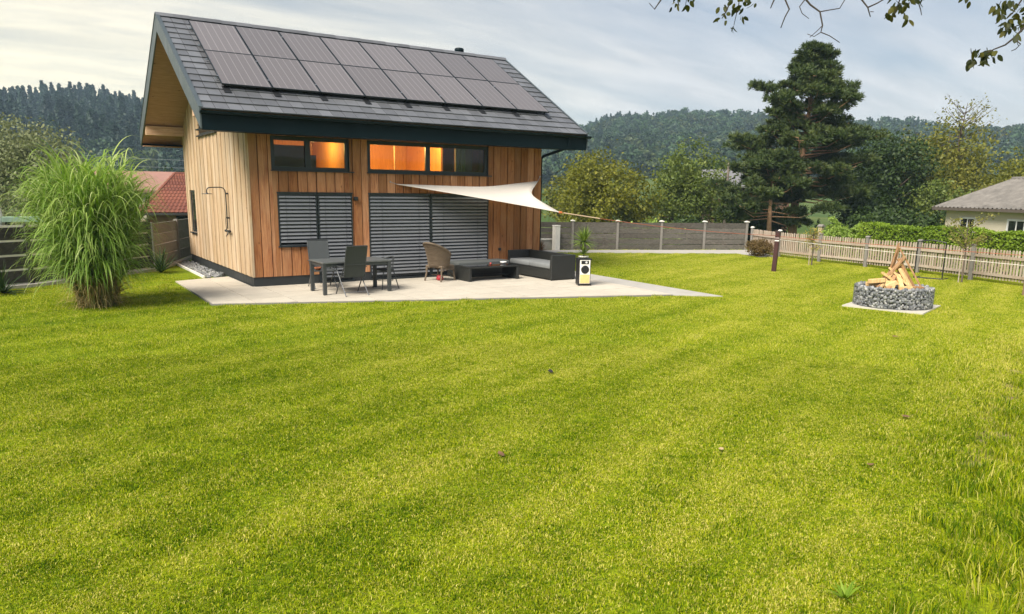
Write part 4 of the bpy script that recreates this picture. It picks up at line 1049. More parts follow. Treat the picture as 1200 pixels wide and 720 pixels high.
def build_pit():
    rs = random.Random(4); cx, cy = PIT
    sl = MB().prism([(x-cx, y-cy) for x, y in SLAB], 'z', -.05, .0).build('base_slab', mat_plain('slab', (.50,.47,.40), .85, 0, .15, 5, .1), None, False, (cx, cy, -.012)); tag(sl, 'square pale concrete base slab under the round stone fire pit', 'slab')
    p = thing('fire_pit', 'round gabion fire pit filled with grey stones on the lawn', 'fire pit', (cx, cy, -.012))
    R, h, t = .79, .42, .17; items = []
    for ring, rr in ((0, R-.035), (1, R-t+.03)):
        for k in range(10):
            z = .03+k*(h-.03)/9.3; n = int(2*math.pi*rr/.066)
            for j in range(n):
                a = 2*math.pi*(j+rs.random()*.7+.5*(k % 2))/n; q = rr+rs.uniform(-.02, .015); items.append(((q*math.cos(a), q*math.sin(a), z+rs.uniform(-.012, .012)), rs.uniform(.030, .050)))
    n = int(2*math.pi*(R-t/2)/.07)
    for j in range(n):
        a = 2*math.pi*(j+rs.random())/n; q = R-t/2+rs.uniform(-.05, .05); items.append(((q*math.cos(a), q*math.sin(a), h-.02+rs.uniform(-.03, .03)), rs.uniform(.04, .06)))
    st = tri_stones(items, 'stones', M['stone'], p, rs); st['kind'] = 'stuff'
    core = MB(); core.lathe([(R-.06,0),(R-.06,h-.06)], (0,0,0), 36); core.build('rubble_core', mat_plain('rubble', (.05,.05,.05), .9), p)
    wm = MB()
    for k in range(6): z = .01+k*(h/5); wm.tube([((R+.008)*math.cos(2*math.pi*j/40), (R+.008)*math.sin(2*math.pi*j/40), z) for j in range(41)], .003, 4, cap=False)
    for j in range(44): a = 2*math.pi*j/44; wm.tube([((R+.008)*math.cos(a), (R+.008)*math.sin(a), 0), ((R+.008)*math.cos(a), (R+.008)*math.sin(a), h)], .003, 4, cap=False)
    w = wm.build('wire_mesh', M['zinc'], p); w['kind'] = 'stuff'
    ash = MB().lathe([(R-t-.02,0),(.3,.012),(.01,.02)], (0,0,h-.065), 24).build('ash_bed', mat_plain('ash', (.05,.045,.04), .95, 0, .3, 12, .3), p)
    # firewood, stacked like a tent
    zb = h-.05; W1 = mat_wood('firewood_pale', (.66,.47,.22), (.52,.32,.13), 'z', None, .12); W2 = mat_wood('firewood_brown', (.40,.24,.11), (.26,.13,.06), 'z', None, .15); WB = mat_plain('bark', (.12,.075,.045), .9, 0, .3, 20, .4)
    v = Vector((.875,.485)); s = Vector((.485,-.875))      # away from, and across, the way one looks at it from the lawn
    apex = Vector((.10,-.02,.95+zb))
    def L3(u, w_, z): q = (s*u+v*w_)*.9; return Vector((q.x, q.y, zb+(z-zb)*.9))
    def log(name, a, b, w_, h_, mat, label, grp='firewood stacked in the fire pit'):
        a = a+Vector((cx, cy, -.012)); b = b+Vector((cx, cy, -.012)); mb = MB(); d = (b-a); o = a.copy()
        mb.beam(Vector((0,0,0)), d, w_, h_); ob = mb.build(name, mat, None, False, o); bv = ob.modifiers.new('edge', 'BEVEL'); bv.width = min(w_, h_)*.12; bv.segments = 1
        return tag(ob, label, 'firewood', grp)
    Lb = 'pale sawn board leaning in the tent of firewood'; Ls = 'split log piled in the fire pit'; Lp = 'thin brown stick leaning in the tent of firewood'
    log('sawn_board', L3(.42,-.16,zb+.02), L3(-.15,-.05,zb+.52), .115, .035, W1, 'broad pale sawn board slanting across the front of the firewood')
    log('sawn_board', L3(.30,-.30,zb+.02), L3(-.30,-.14,zb+.40), .12, .035, W1, 'short pale sawn board slanting low across the front of the firewood')
    for (u0, w0, u1, w1, z1) in ((-.40,-.10,.10,.0,.62), (-.30,.22,.08,.04,.66)): log('sawn_board', L3(u0, w0, zb+.02), L3(u1, w1, zb+z1), .085, .035, W1, Lb)
    for (u0, w0, u1, w1, z1) in ((-.36,-.22,.16,-.02,.80), (.46,.10,.02,.0,.74), (.24,.34,.08,.02,.72)): log('split_log', L3(u0, w0, zb+.02), L3(u1, w1, zb+z1), .075, .06, W2, 'brown split log leaning in the tent of firewood')
    for (u0, w0, u1, w1, z1) in ((.62,.02,.02,.02,1.0), (-.15,.35,.02,-.02,1.02), (-.22,-.05,-.0,.0,1.12)): log('stick', L3(u0, w0, zb+.02), L3(u1, w1, zb+z1), .035, .035, W2, Lp)
    for (u0, w0, u1, w1, z1, z2) in ((-.58,-.20,-.20,-.22,.16,.22), (-.62,-.02,-.30,-.12,.08,.10), (.10,-.36,.40,-.30,.05,.06), (-.18,-.40,.05,-.36,.07,.20), (.30,-.28,.62,-.1,.06,.05)): log('split_log', L3(u0, w0, zb+z1), L3(u1, w1, zb+z2), .12, .10, W1 if u0 < .2 else W2, Ls)
    for k in range(9):
        a_ = 2*math.pi*k/9+.3; rr = .46+.08*math.sin(k*2.3); log('split_log', L3(rr*math.cos(a_), rr*math.sin(a_), zb+.02), L3(.07*math.cos(a_)+.02, .07*math.sin(a_), zb+.42+.10*math.sin(k*1.7)), .08+.015*(k % 3), .055, W1 if k % 3 else W2, 'pale split log leaning low in the tent of firewood' if k % 3 else 'brown split log leaning in the tent of firewood')
    log('sawn_board', L3(-.10,-.42,zb+.02), L3(-.06,-.33,zb+.22), .22, .03, W1, 'square pale end of board standing at the front of the fire pit')
build_pit()

# ------------------------------------------------------------------ fences
M['fence_grey'] = mat_wood('fence_grey', (.15,.135,.115), (.075,.066,.056), 'x', (.12,.115,.10), .24, .85, .6)
M['fence_dark'] = mat_wood('fence_dark', (.060,.056,.05), (.035,.032,.028), 'x', None, .14, .85, .6)
M['fence_mid'] = mat_wood('fence_mid', (.26,.24,.205), (.17,.15,.125), 'x', (.2,.2,.17), .16, .85, .6)
M['post_grey'] = mat_plain('post_grey', (.20,.185,.165), .85, 0, .2, 9, .1)
M['cap_white'] = mat_plain('cap_white', (.72,.69,.63), .6, 0, .1, 8)
M['picket'] = mat_wood('picket', (.48,.385,.30), (.35,.265,.20), 'z', (.42,.37,.31), .12, .8)
def plank_fence(label, pts, top, n, gap, mat, pm, caps=True, z0=-.02, thick=.045, wob=.006, strip=False):
    f = thing('plank_fence', label, 'fence', (pts[0][0], pts[0][1], 0)); o = Vector((pts[0][0], pts[0][1], 0))
    for i in range(len(pts)-1):
        a, b = Vector((*pts[i], 0)), Vector((*pts[i+1], 0)); d = (b-a).normalized(); h = (top-z0)/n
        if strip:  # pale strips added to make the gaps between planks look bright
            for k in range(n+1):
                A = a+d*.055-o+Vector((0,0,z0+k*h-gap*.5)); B = b-d*.055-o+Vector((0,0,z0+k*h-gap*.5)); MB().beam(A, B, thick*.6, gap*.96).build('gap_strip', M['cap_white'], f)
        for k in range(n):
            za = z0+k*h; hh = h-gap+rnd.uniform(-.008, .006); nrm = Vector((d.y, -d.x, 0))*rnd.uniform(-wob, wob)
            A = a+d*.055-o+nrm+Vector((0,0,za+hh/2+rnd.uniform(-.004, .004))); B = b-d*.055-o+nrm+Vector((0,0,za+hh/2+rnd.uniform(-.008, .008)))
            MB().beam((0,0,0), B-A, thick, hh).build('plank', mat, f, loc=A)
    for p in pts:
        q = Vector((*p, 0))-o; d = Vector((*pts[1], 0))-Vector((*pts[0], 0)); an = math.atan2(d.y, d.x)
        MB().bbox(-.05, .05, -.06, .06, z0-.1, top+.03, .006).build('post', pm, f, loc=q, rot=(0, 0, an))
        if caps: MB().prism([(-.09,0),(.09,0),(.09,.025),(.0,.06),(-.09,.025)], 'y', -.09, .09).build('post_cap', M['cap_white'], f, loc=q+Vector((0,0,top+.031)), rot=(0, 0, an))
    return f
plank_fence('weathered grey plank fence with white-capped posts at the end of the lawn', [tuple(FENCE_A+FENCE_D*(1.98*k)) for k in range(0, 7)], 1.14, 5, .016, M['fence_grey'], M['post_grey'])
plank_fence('dark horizontal plank fence with pale strips in its gaps behind the tall ornamental grass', [(-8.2,.75),(-6.3,1.95),(-4.5,2.85),(-2.9,4.1),(-1.52,5.42)], 1.42, 4, .05, M['fence_dark'], M['fence_dark'], False, .06, .05, .006, True)
bf = plank_fence('grey plank fence closing the lawn beside the gable wall', [(-1.42,5.60),(-.35,8.0),(.55,10.1),(2.4,10.2)], 1.30, 4, .012, M['fence_mid'], M['post_grey'], False, .02)
def build_picket():
    pts = [(21.62,2.62),(20.41,.32),(20.02,-1.75),(19.72,-3.75),(19.52,-5.65),(18.95,-7.55),(18.38,-9.35),(17.85,-11.2),(17.3,-13.1)]
    f = thing('picket_fence', 'pale wooden picket fence along the side of the lawn', 'fence', (*pts[0], 0)); o = Vector((*pts[0], 0))
    pk = MB(); w = .052; h = .86
    pk.prism([(-w/2,0),(w/2,0),(w/2,h-.035),(w*.22,h),(-w*.22,h),(-w/2,h-.035)], 'y', -.011, .011)
    me = bpy.data.meshes.new('picket'); me.from_pydata(pk.v, [], pk.f); me.materials.append(M['picket']); me.update()
    for i in range(len(pts)-1):
        a, b = Vector((*pts[i], 0)), Vector((*pts[i+1], 0)); d = (b-a).normalized(); L_ = (b-a).length; an = math.atan2(d.y, d.x); nr = Vector((-d.y, d.x, 0))
        if nr.dot(CAM-a) < 0: nr = -nr
        n = int(L_/.098)
        for z in (.19, .70): MB().beam(a-o+d*.04+Vector((0,0,z)), b-o-d*.04+Vector((0,0,z)), .035, .075).build('rail', M['picket'], f)
        for j in range(n):
            q = a+d*((j+.5)*L_/n)-nr*.031; link('picket', me, f, q-o+Vector((0,0,.06+rnd.uniform(-.008, .01))), (rnd.uniform(-.012, .012), rnd.uniform(-.02, .02), an))
    for p in pts:
        q = Vector((*p, 0))-o; MB().bbox(-.052, .052, -.052, .052, -.1, .98, .006).build('post', M['post_grey'], f, loc=q)
        MB().prism([(-.07,0),(.07,0),(.0,.05)], 'y', -.07, .07).build('post_cap', M['cap_white'] if p[1] > -1 else M['post_grey'], f, loc=q+Vector((0,0,.981)))
build_picket()

# sports frame by the picket fence
def build_goal():
    g = thing('goal_frame', 'slim black metal rebound frame standing on the lawn by the picket fence', 'frame', (17.8,-6.48,LAWN_Z)); B = Vector((.16,-.74,0))
    MB().tube([(0,0,0),(0,0,1.10)], .018, 8).build('upright', M['steel_dark'], g); MB().tube([B, B+Vector((0,0,1.10))], .018, 8).build('upright', M['steel_dark'], g)
    MB().tube([(0,0,.03), B+Vector((0,0,.03))], .018, 8).build('bottom_bar', M['steel_dark'], g); MB().tube([(0,0,1.1), B*.5+Vector((0,0,1.16)), B+Vector((0,0,1.1))], .014, 8).build('top_bar', M['steel_dark'], g)
    for q in (Vector((0,0,.02)), B+Vector((0,0,.02))): MB().tube([q, q+Vector((.55,.1,0))], .014, 8).build('foot', M['steel_dark'], g)
    nt_ = MB()
    for k in range(1, 8): nt_.tube([B*(k/8)+Vector((0,0,.92)), B*(k/8)+Vector((0,0,1.12))], .004, 4)
    nt_.tube([Vector((0,0,.92)), B+Vector((0,0,.92))], .006, 5); nt_.build('net_strip', M['steel_dark'], g)
build_goal()

# gravel strip along the gable wall, with edging
def build_gravel():
    rs = random.Random(9); items = []
    for k in range(900):
        y = rs.uniform(2.66, 7.6); x = rs.uniform(-.60+.03*(7.6-y)*.3, -.03); items.append(((x, y, LAWN_Z+.012+rs.uniform(0, .02)), rs.uniform(.018, .04)))
    g = tri_stones(items, 'gravel', M['stone'], None, rs); g['kind'] = 'stuff'; tag(g, 'strip of pale grey pebbles at the foot of the gable wall', 'gravel')
    e = thing('edging_kerb', 'pale timber edging along the pebble strip by the gable wall', 'edging', (-.62,2.65,LAWN_Z))
    for k in range(5): MB().bbox(-.025, .025, k*1.0+.005, k*1.0+.99, 0, .07, .008).build('edging_piece', M['cap_white'], e)
    st = MB().add(*stone_mesh(.11, 0, rs)).build('corner_stone', M['stone'], None, False, (-.15,2.68,.03)); tag(st, 'single grey stone at the patio end of the pebble strip', 'stone')
    MB2 = []
    for k in range(520):
        t = rs.random(); a, b = ((-4.75,2.55),(-1.75,5.15)); x = a[0]+(b[0]-a[0])*t; y = a[1]+(b[1]-a[1])*t; u = rs.uniform(-.14, .16); MB2.append(((x+u*.66, y-u*.75, LAWN_Z+.012), rs.uniform(.018, .036)))
    g2 = tri_stones(MB2, 'gravel', M['stone'], None, rs); g2['kind'] = 'stuff'; tag(g2, 'narrow strip of pale gravel along the dark plank fence', 'gravel')
    k = thing('kerb_line', 'pale concrete kerb at the foot of the plank fences left of the house', 'kerb', (-8.2,.55,LAWN_Z)); o = Vector((-8.2,.55,0))
    pp = [(-8.2,.55),(-6.3,1.75),(-4.45,2.65),(-2.8,3.92),(-1.35,5.25),(-.25,7.8),(.6,9.9)]
    for i in range(len(pp)-1): MB().beam(Vector((*pp[i], .02))-o, Vector((*pp[i+1], .02))-o, .16, .12).build('kerb_stone', M['concrete'], k)
build_gravel()
# white post and low white wall behind the house corner
wp = thing('white_post', 'short white square post beyond the house corner', 'post', (14.05,6.55,LAWN_Z)); MB().bbox(-.12, .12, -.12, .12, 0, 1.0, .012).build('shaft', M['cap_white'], wp); MB().bbox(-.13, .13, -.13, .13, 1.001, 1.05, .01).build('cap', M['cap_white'], wp)
lw = thing('low_wall', 'low white planter wall at the foot of the grey plank fence', 'wall', (13.6,6.75,LAWN_Z)); MB().bbox(-1.6, .55, .1, .3, 0, .42, .012).build('body', M['concrete'], lw); MB().bbox(-1.63, .58, .07, .33, .421, .48, .01).build('coping', M['cap_white'], lw)
# ------------------------------------------------------------------ ornamental grass and small plants
M['misc_leaf'] = mat_leaf('misc_leaf', [(.10,.19,.025), (.20,.33,.05), (.36,.47,.12), (.62,.66,.34)], .42)  # palest tones stand in for highlights on the arching leaves
M['misc_dry'] = mat_leaf('misc_dry', [(.20,.13,.05), (.42,.31,.13), (.60,.48,.24)], .3)
M['misc_stem'] = mat_leaf('misc_stem', [(.10,.13,.03), (.20,.20,.06), (.30,.25,.10)], .15)
def build_miscanthus():
    r = np.random.RandomState(3); g = thing('ornamental_grass', 'huge arching clump of green ornamental grass left of the house', 'grass', (-3.42,-1.30,LAWN_Z))
    n = 300; a = r.uniform(0, 6.283, n); rad = .38*np.sqrt(r.uniform(0, 1, n)); bx, by = rad*np.cos(a), rad*np.sin(a)
    H = 2.72-.75*(rad/.38)**2+r.normal(0, .16, n); lean = .04+.22*(rad/.38)**1.2+r.normal(0, .05, n)
    V, F, T, o = [], [], [], 0
    def stem_at(i, t): return np.stack([bx[i]+np.cos(a[i])*lean[i]*H[i]*t**1.5, by[i]+np.sin(a[i])*lean[i]*H[i]*t**1.5, H[i]*t*(1-.10*lean[i]*t)], -1)
    st = np.stack([bx, by, np.zeros(n)], 1)
    # stems
    segs = 6; Vs = np.zeros((n, segs+1, 2, 3)); side = np.stack([-np.sin(a), np.cos(a), np.zeros(n)], 1)
    rot = r.uniform(0, 6.28, n); side = np.stack([np.cos(rot), np.sin(rot), np.zeros(n)], 1)
    for k in range(segs+1):
        p = stem_at(np.arange(n), k/segs*.92); w = .008*(1-.5*k/segs); Vs[:, k, 0] = p-side*w; Vs[:, k, 1] = p+side*w
    b = np.arange(n)[:, None]*(segs+1)*2; Fs = np.concatenate([b+[2*k, 2*k+1, 2*k+3, 2*k+2] for k in range(segs)], 0)
    np_mesh('stems', Vs.reshape(-1, 3), Fs, M['misc_stem'], g, np.repeat(r.uniform(0, 1, n), (segs+1)*2))
    # leaves
    m = 12; idx = np.repeat(np.arange(n), m); t = r.uniform(.12, 1.0, n*m)**.8
    s = stem_at(idx, t); az = a[idx]+r.normal(0, 1.0, n*m); el = r.uniform(.70, 1.30, n*m)+.12*(t-.6)
    d = np.stack([np.cos(az)*np.cos(el), np.sin(az)*np.cos(el), np.sin(el)], 1); ln = r.uniform(.75, 1.28, n*m)*(1.05-.25*(t-.5)); dr = r.uniform(1.6, 4.0, n*m)
    up = r.uniform(size=n*m) < .16; dr[up & (t > .75)] = 1.1; ln[up & (t > .75)] *= .7
    V, F = ribbons(s, d, ln, r.uniform(.024, .042, n*m), dr, 9, r, 1.35, .5)
    V[:, 2] = np.maximum(V[:, 2], .02)
    np_mesh('leaves', V, F, M['misc_leaf'], g, np.repeat(np.clip(r.normal(.48, .25, n*m)+.15*(t-.5), 0, 1), 20))
    # dry skirt round the foot
    k = 620; a2 = r.uniform(0, 6.283, k); rr = .16+.22*r.uniform(0, 1, k); z = r.uniform(0, .75, k)**1.1
    s = np.stack([rr*np.cos(a2), rr*np.sin(a2), z], 1); el = r.uniform(.3, 1.3, k); az = a2+r.normal(0, .7, k)
    d = np.stack([np.cos(az)*np.cos(el), np.sin(az)*np.cos(el), np.sin(el)], 1)
    V, F = ribbons(s, d, r.uniform(.3, .75, k), r.uniform(.012, .022, k), r.uniform(1.5, 4.5, k), 6, r, 1.5, .8); V[:, 2] = np.maximum(V[:, 2], .015)
    np_mesh('dry_leaves', V, F, M['misc_dry'], g, np.repeat(r.uniform(0, 1, k), 14))
build_miscanthus()
def tuft(name, label, cat, loc, n, length, width, mat, seed, lo=.1, hi=1.4, droop=.35):
    g = thing(name, label, cat, loc); V, F, T = spiky((0,0,.02), n, length, width, lo, hi, seed, droop); V[:, 2] = np.maximum(V[:, 2], .004); np_mesh('leaves', V, F, mat, g, T)
    return g
M['dark_leaf'] = mat_leaf('dark_leaf', [(.018,.040,.014), (.035,.07,.022), (.06,.10,.03)], .2)
tuft('spiky_shrub', 'dark green spiky yucca on the lawn below the gable wall', 'plant', (-1.40,4.55,LAWN_Z), 80, .78, .045, M['dark_leaf'], 5, .35, 1.45, .2)
tuft('spiky_shrub', 'dark green grassy plant at the foot of the dark plank fence', 'plant', (-5.05,1.55,LAWN_Z), 90, .75, .03, M['dark_leaf'], 6, .1, 1.4, .9)
M['russet'] = mat_leaf('russet', [(.10,.04,.025), (.18,.09,.04), (.25,.17,.06)], .3)
tuft('ornamental_tuft', 'russet tuft of grass below the white post', 'grass', (13.1,6.35,LAWN_Z), 160, .55, .02, M['russet'], 7, .2, 1.4, .9)
tuft('ornamental_tuft', 'green tuft of grass below the low white wall', 'grass', (12.4,6.6,LAWN_Z), 160, .5, .02, M['misc_leaf'], 8, .2, 1.4, .9)
M['dandelion'] = mat_leaf('dandelion', [(.12,.22,.012), (.20,.31,.02), (.28,.38,.03)], .35)
for i, (x, y) in enumerate([(-.70,-16.0)]):
    tuft('weed_rosette', ['broad-leaved dandelion at the tip of the rough grass', 'dandelion rosette farther along the border of mown and rough grass'][i], 'weed', (x, y, LAWN_Z), 18, .13, .022, M['dandelion'], 30+i, .25, 1.2, .6)
# fallen leaves and crumbs on the mown grass
def build_fallen():
    r = random.Random(21); mt = [mat_plain('fallen_brown', (.16,.085,.04), .8), mat_plain('fallen_dark', (.02,.016,.014), .8), mat_plain('fallen_straw', (.45,.33,.18), .8)]
    spots = [(645,436,1,.075), (1062,489,0,.06), (845,527,2,.05), (1020,545,0,.05), (587,533,0,.06), (1050,395,0,.07)]
    for (px, py, k, s) in spots:
        d = cf+cr*((px-600)/860.87)-cu*((py-360-41.23)/860.87); q = CAM+d*((LAWN_Z+.03-CAM.z)/d.z); mb = MB(); a = r.uniform(0, 6.28); vs = []
        for j, (u, v, w) in enumerate(((-1,0,.1),(-.4,.45,.25),(.4,.40,.15),(1,0,.3),(.4,-.42,.2),(-.4,-.45,.05))): vs.append((s*(u*math.cos(a)-v*math.sin(a)), s*(u*math.sin(a)+v*math.cos(a)), w*s))
        o = mb.add(vs, [(0,1,4+1),(1,2,4,5),(2,3,4)]).build('fallen_leaf', mt[k], None, False, q); sol = o.modifiers.new('thickness', 'SOLIDIFY'); sol.thickness = .002
        tag(o, ['curled brown fallen leaf lying on the mown lawn', 'nearly black fallen leaf lying on the mown lawn', 'straw-coloured fallen leaf lying on the mown lawn'][k], 'leaf', 'fallen leaves on the lawn')
build_fallen()

# ------------------------------------------------------------------ trees and shrubs
M['bark'] = mat_plain('bark_brown', (.11,.085,.062), .95, 0, .35, 10, .5)
M['bark_pine'] = mat_plain('bark_pine', (.34,.20,.11), .95, 0, .4, 7, .5)
def leaf_cards(C, Nn, size, rs, up=.35, asp=.62):
    """leaf-sized diamonds at points C, roughly facing away along Nn with much scatter"""
    n = len(C); d = rs.normal(size=(n, 3)); d += Nn*.6; d[:, 2] += up; d /= np.linalg.norm(d, axis=1)[:, None]
    t = np.cross(d, rs.normal(size=(n, 3))); t /= np.linalg.norm(t, axis=1)[:, None]; b = np.cross(d, t); s = (size*rs.uniform(.6, 1.35, n))[:, None]
    V = np.stack([C-t*s*.5, C+b*s*asp*.5+d*s*.08, C+t*s*.5, C-b*s*asp*.5+d*s*.08], 1).reshape(-1, 3)
    return V, np.arange(4*n).reshape(n, 4)
def crown_points(blobs, n, rs, clump=.22, per=26, shell=.55):
    """points in clumps spread through a set of ellipsoids (cx,cy,cz,rx,ry,rz)"""
    B = np.array(blobs); vol = B[:, 3]*B[:, 4]*B[:, 5]; vol = vol**.72; k = n//per
    w = rs.choice(len(B), k, p=vol/vol.sum()); d = rs.normal(size=(k, 3)); d /= np.linalg.norm(d, axis=1)[:, None]
    rad = (rs.uniform(shell**3, 1, k))**(1/3)*(1+.10*rs.normal(size=k)); C = B[w, :3]+d*rad[:, None]*B[w, 3:6]
    i = np.repeat(np.arange(k), per); sz = clump*B[w, 3:6].mean(1)[i][:, None]
    P = C[i]+rs.normal(size=(len(i), 3))*sz*np.array([1, 1, .75]); return P, d[i], i
def leaf_tree(name, label, cat, base, blobs, n, leaf, mat, seed, trunk_r=.16, group=None, bark='bark', clump=.20, per=26, shell=.5, limbs=7):
    rs = np.random.RandomState(seed); bz = float(terrain(base[0], base[1])); t = thing(name, label, cat, (base[0], base[1], bz), 0, group)
    blobs = [tuple(b) for b in blobs]; P, Nn, ci = crown_points(blobs, n, rs, clump, per, shell); P[:, 2] = np.maximum(P[:, 2], .05)
    V, F = leaf_cards(P, Nn, leaf, rs); tone = np.clip(rs.uniform(.15, .85, ci.max()+1)[ci]*.6+rs.uniform(0, .4, len(P)), 0, 1)
    np_mesh('crown', V, F, mat, t, np.repeat(tone, 4))
    mb = MB(); B = np.array(blobs); cz = (B[:, 2]*B[:, 3]).sum()/B[:, 3].sum(); top = Vector((B[:, 0].mean(), B[:, 1].mean(), cz)); 
    fork = Vector((top.x*.25, top.y*.25, max(.5, cz*.42)))
    mb.tube([(0,0,-.15), (fork.x*.4, fork.y*.4, fork.z*.5), fork, fork.lerp(top, .6), top], [trunk_r*1.25, trunk_r, trunk_r*.85, trunk_r*.5, trunk_r*.2], 9)
    for k in range(limbs):
        b = blobs[k % len(blobs)]; e = Vector(b[:3])+Vector(rs.normal(size=3))*min(b[3:])*.45; s = fork.lerp(top, rs.uniform(0, .55)); mid = s.lerp(e, .5)+Vector((0,0,.12*(e-s).length))
        mb.tube([s, mid, e], [trunk_r*.5, trunk_r*.32, trunk_r*.10], 6)
    mb.build('trunk', M[bark], t, True); return t
def blob_cloud(c, r, k, seed, spread=.62, sub=.55):
    rs = np.random.RandomState(seed); out = []
    for i in range(k):
        d = rs.normal(size=3); d /= np.linalg.norm(d); q = rs.uniform(.3, 1)**.5*spread
        out.append((c[0]+d[0]*q*r[0], c[1]+d[1]*q*r[1], c[2]+d[2]*q*r[2], *(np.array(r)*sub*rs.uniform(.75, 1.15))))
    return out
LV = {}
LV['walnut'] = mat_leaf('leaf_walnut', [(.07,.085,.008), (.13,.145,.014), (.20,.20,.02), (.29,.25,.03)], .3)
LV['green'] = mat_leaf('leaf_green', [(.05,.085,.014), (.10,.145,.022), (.16,.20,.04), (.24,.27,.07)], .3)
LV['dark'] = mat_leaf('leaf_dark', [(.016,.036,.008), (.035,.065,.013), (.065,.10,.02)], .2)
LV['olive'] = mat_leaf('leaf_olive', [(.07,.09,.012), (.14,.155,.02), (.22,.215,.035), (.30,.26,.05)], .3)
LV['pine'] = mat_leaf('needle_pine', [(.022,.042,.012), (.045,.075,.02), (.085,.115,.03), (.14,.15,.04)], .15)
LV['willow'] = mat_leaf('leaf_willow', [(.12,.145,.06), (.20,.225,.10), (.29,.30,.15)], .3)
LV['bright'] = mat_leaf('leaf_bright', [(.10,.18,.025), (.19,.29,.04), (.29,.40,.08), (.40,.48,.14)], .3)
LV['hedge'] = mat_leaf('leaf_hedge', [(.09,.16,.012), (.15,.24,.018), (.22,.32,.025), (.30,.38,.04)], .3)
LV['barberry'] = mat_leaf('leaf_barberry', [(.09,.05,.018), (.14,.09,.03), (.16,.14,.04)], .25)
LV['apple'] = mat_leaf('leaf_apple', [(.10,.12,.03), (.20,.20,.05), (.34,.30,.09)], .35)

# broadleaf trees beyond the grey fence
leaf_tree('walnut_tree', 'rounded yellowish-green tree behind the grey plank fence beside the house', 'tree', (28.0,19.6), blob_cloud((0,0,3.9),(3.1,3.1,2.9), 16, 1)+[(-1.6,1.3,1.9,1.4,1.4,1.3),(1.6,-1.3,1.9,1.4,1.4,1.3)], 15000, .20, LV['walnut'], 1, .2)
leaf_tree('fruit_tree', 'tall grey-green leafy tree behind the grey plank fence beside the pine', 'tree', (33.9,18.0), blob_cloud((0,0,4.0),(3.2,3.2,3.1), 16, 2)+[(0,0,6.3,1.3,1.3,1.3),(-1.8,1.9,2.2,1.6,1.6,1.6),(1.6,-1.9,2.4,1.6,1.6,1.7)], 16000, .19, LV['green'], 2, .2)
leaf_tree('leafy_bush', 'light green bush under the two rounded trees behind the plank fence', 'bush', (27.6,14.6), blob_cloud((0,0,1.5),(1.9,1.9,1.0), 8, 3), 4500, .17, LV['bright'], 3, .06)
leaf_tree('leafy_bush', 'dark bush filling the gap under the grey-green tree', 'bush', (31.2,14.9), blob_cloud((0,0,1.3),(2.0,2.0,1.2), 8, 33), 4000, .18, LV['dark'], 33, .06)
leaf_tree('leafy_bush', 'low green bush at the foot of the yellowish tree by the house', 'bush', (24.2,18.4), blob_cloud((0,0,1.2),(1.3,1.3,1.0), 8, 34), 3500, .17, LV['green'], 34, .06)
leaf_tree('dark_spruce', 'slim dark tree seen between the house corner and the yellowish tree', 'tree', (25.6,26.5), blob_cloud((0,0,2.6),(1.5,1.5,2.4), 9, 35), 5000, .22, LV['green'], 35, .1)
leaf_tree('dense_yew', 'broad dark evergreen standing right behind the pine', 'tree', (44.9,10.6), blob_cloud((0,0,4.3),(3.0,3.0,4.0), 15, 4), 17000, .22, LV['dark'], 4, .25)
leaf_tree('dense_yew', 'dark evergreen thicket below the pine branches', 'tree', (39.5,16.3), blob_cloud((0,0,2.0),(3.6,3.0,2.2), 12, 44), 9000, .22, LV['dark'], 44, .2)
leaf_tree('dense_yew', 'dark evergreen bush filling the gap right of the pine trunk', 'tree', (41.5,9.2), blob_cloud((0,0,2.2),(2.6,2.4,2.4), 10, 46), 9000, .2, LV['dark'], 46, .15)
leaf_tree('dense_yew', 'dark evergreen bush behind the picket fence corner', 'tree', (37.5,6.5), blob_cloud((0,0,1.6),(2.6,2.6,1.9), 10, 45), 8000, .2, LV['dark'], 45, .15)
leaf_tree('ash_tree', 'large olive-green tree behind the bungalow', 'tree', (50.5,9.3), blob_cloud((0,0,5.2),(3.9,3.9,3.4), 18, 5)+[(.3,-2.6,3.0,1.8,1.8,1.8),(-.5,2.5,3.2,1.8,1.8,2.0)], 16000, .22, LV['olive'], 5, .25)
leaf_tree('leafy_bush', 'mid-green bushy tree between the dark evergreen and the bungalow', 'tree', (44.6,6.2), blob_cloud((0,0,2.7),(2.6,2.6,2.3), 12, 55), 11000, .2, LV['green'], 55, .15)
leaf_tree('ash_tree', 'yellowing tree beyond the roof of the bungalow', 'tree', (58.0,7.4), blob_cloud((0,0,4.6),(4.0,4.0,2.9), 14, 6)+[(1.5,-4.5,3.8,2.6,2.6,2.4)], 13000, .25, LV['walnut'], 6, .25)
leaf_tree('ash_tree', 'olive tree at the far end of the bungalow roof', 'tree', (60.5,.2), blob_cloud((0,0,4.2),(3.8,3.8,2.9), 13, 7), 11000, .25, LV['olive'], 7, .25)
leaf_tree('leafy_bush', 'dark green shrub against the bungalow wall', 'bush', (38.9,4.6), blob_cloud((0,0,1.8),(2.0,2.0,1.8), 9, 57), 7000, .2, LV['dark'], 57, .12)
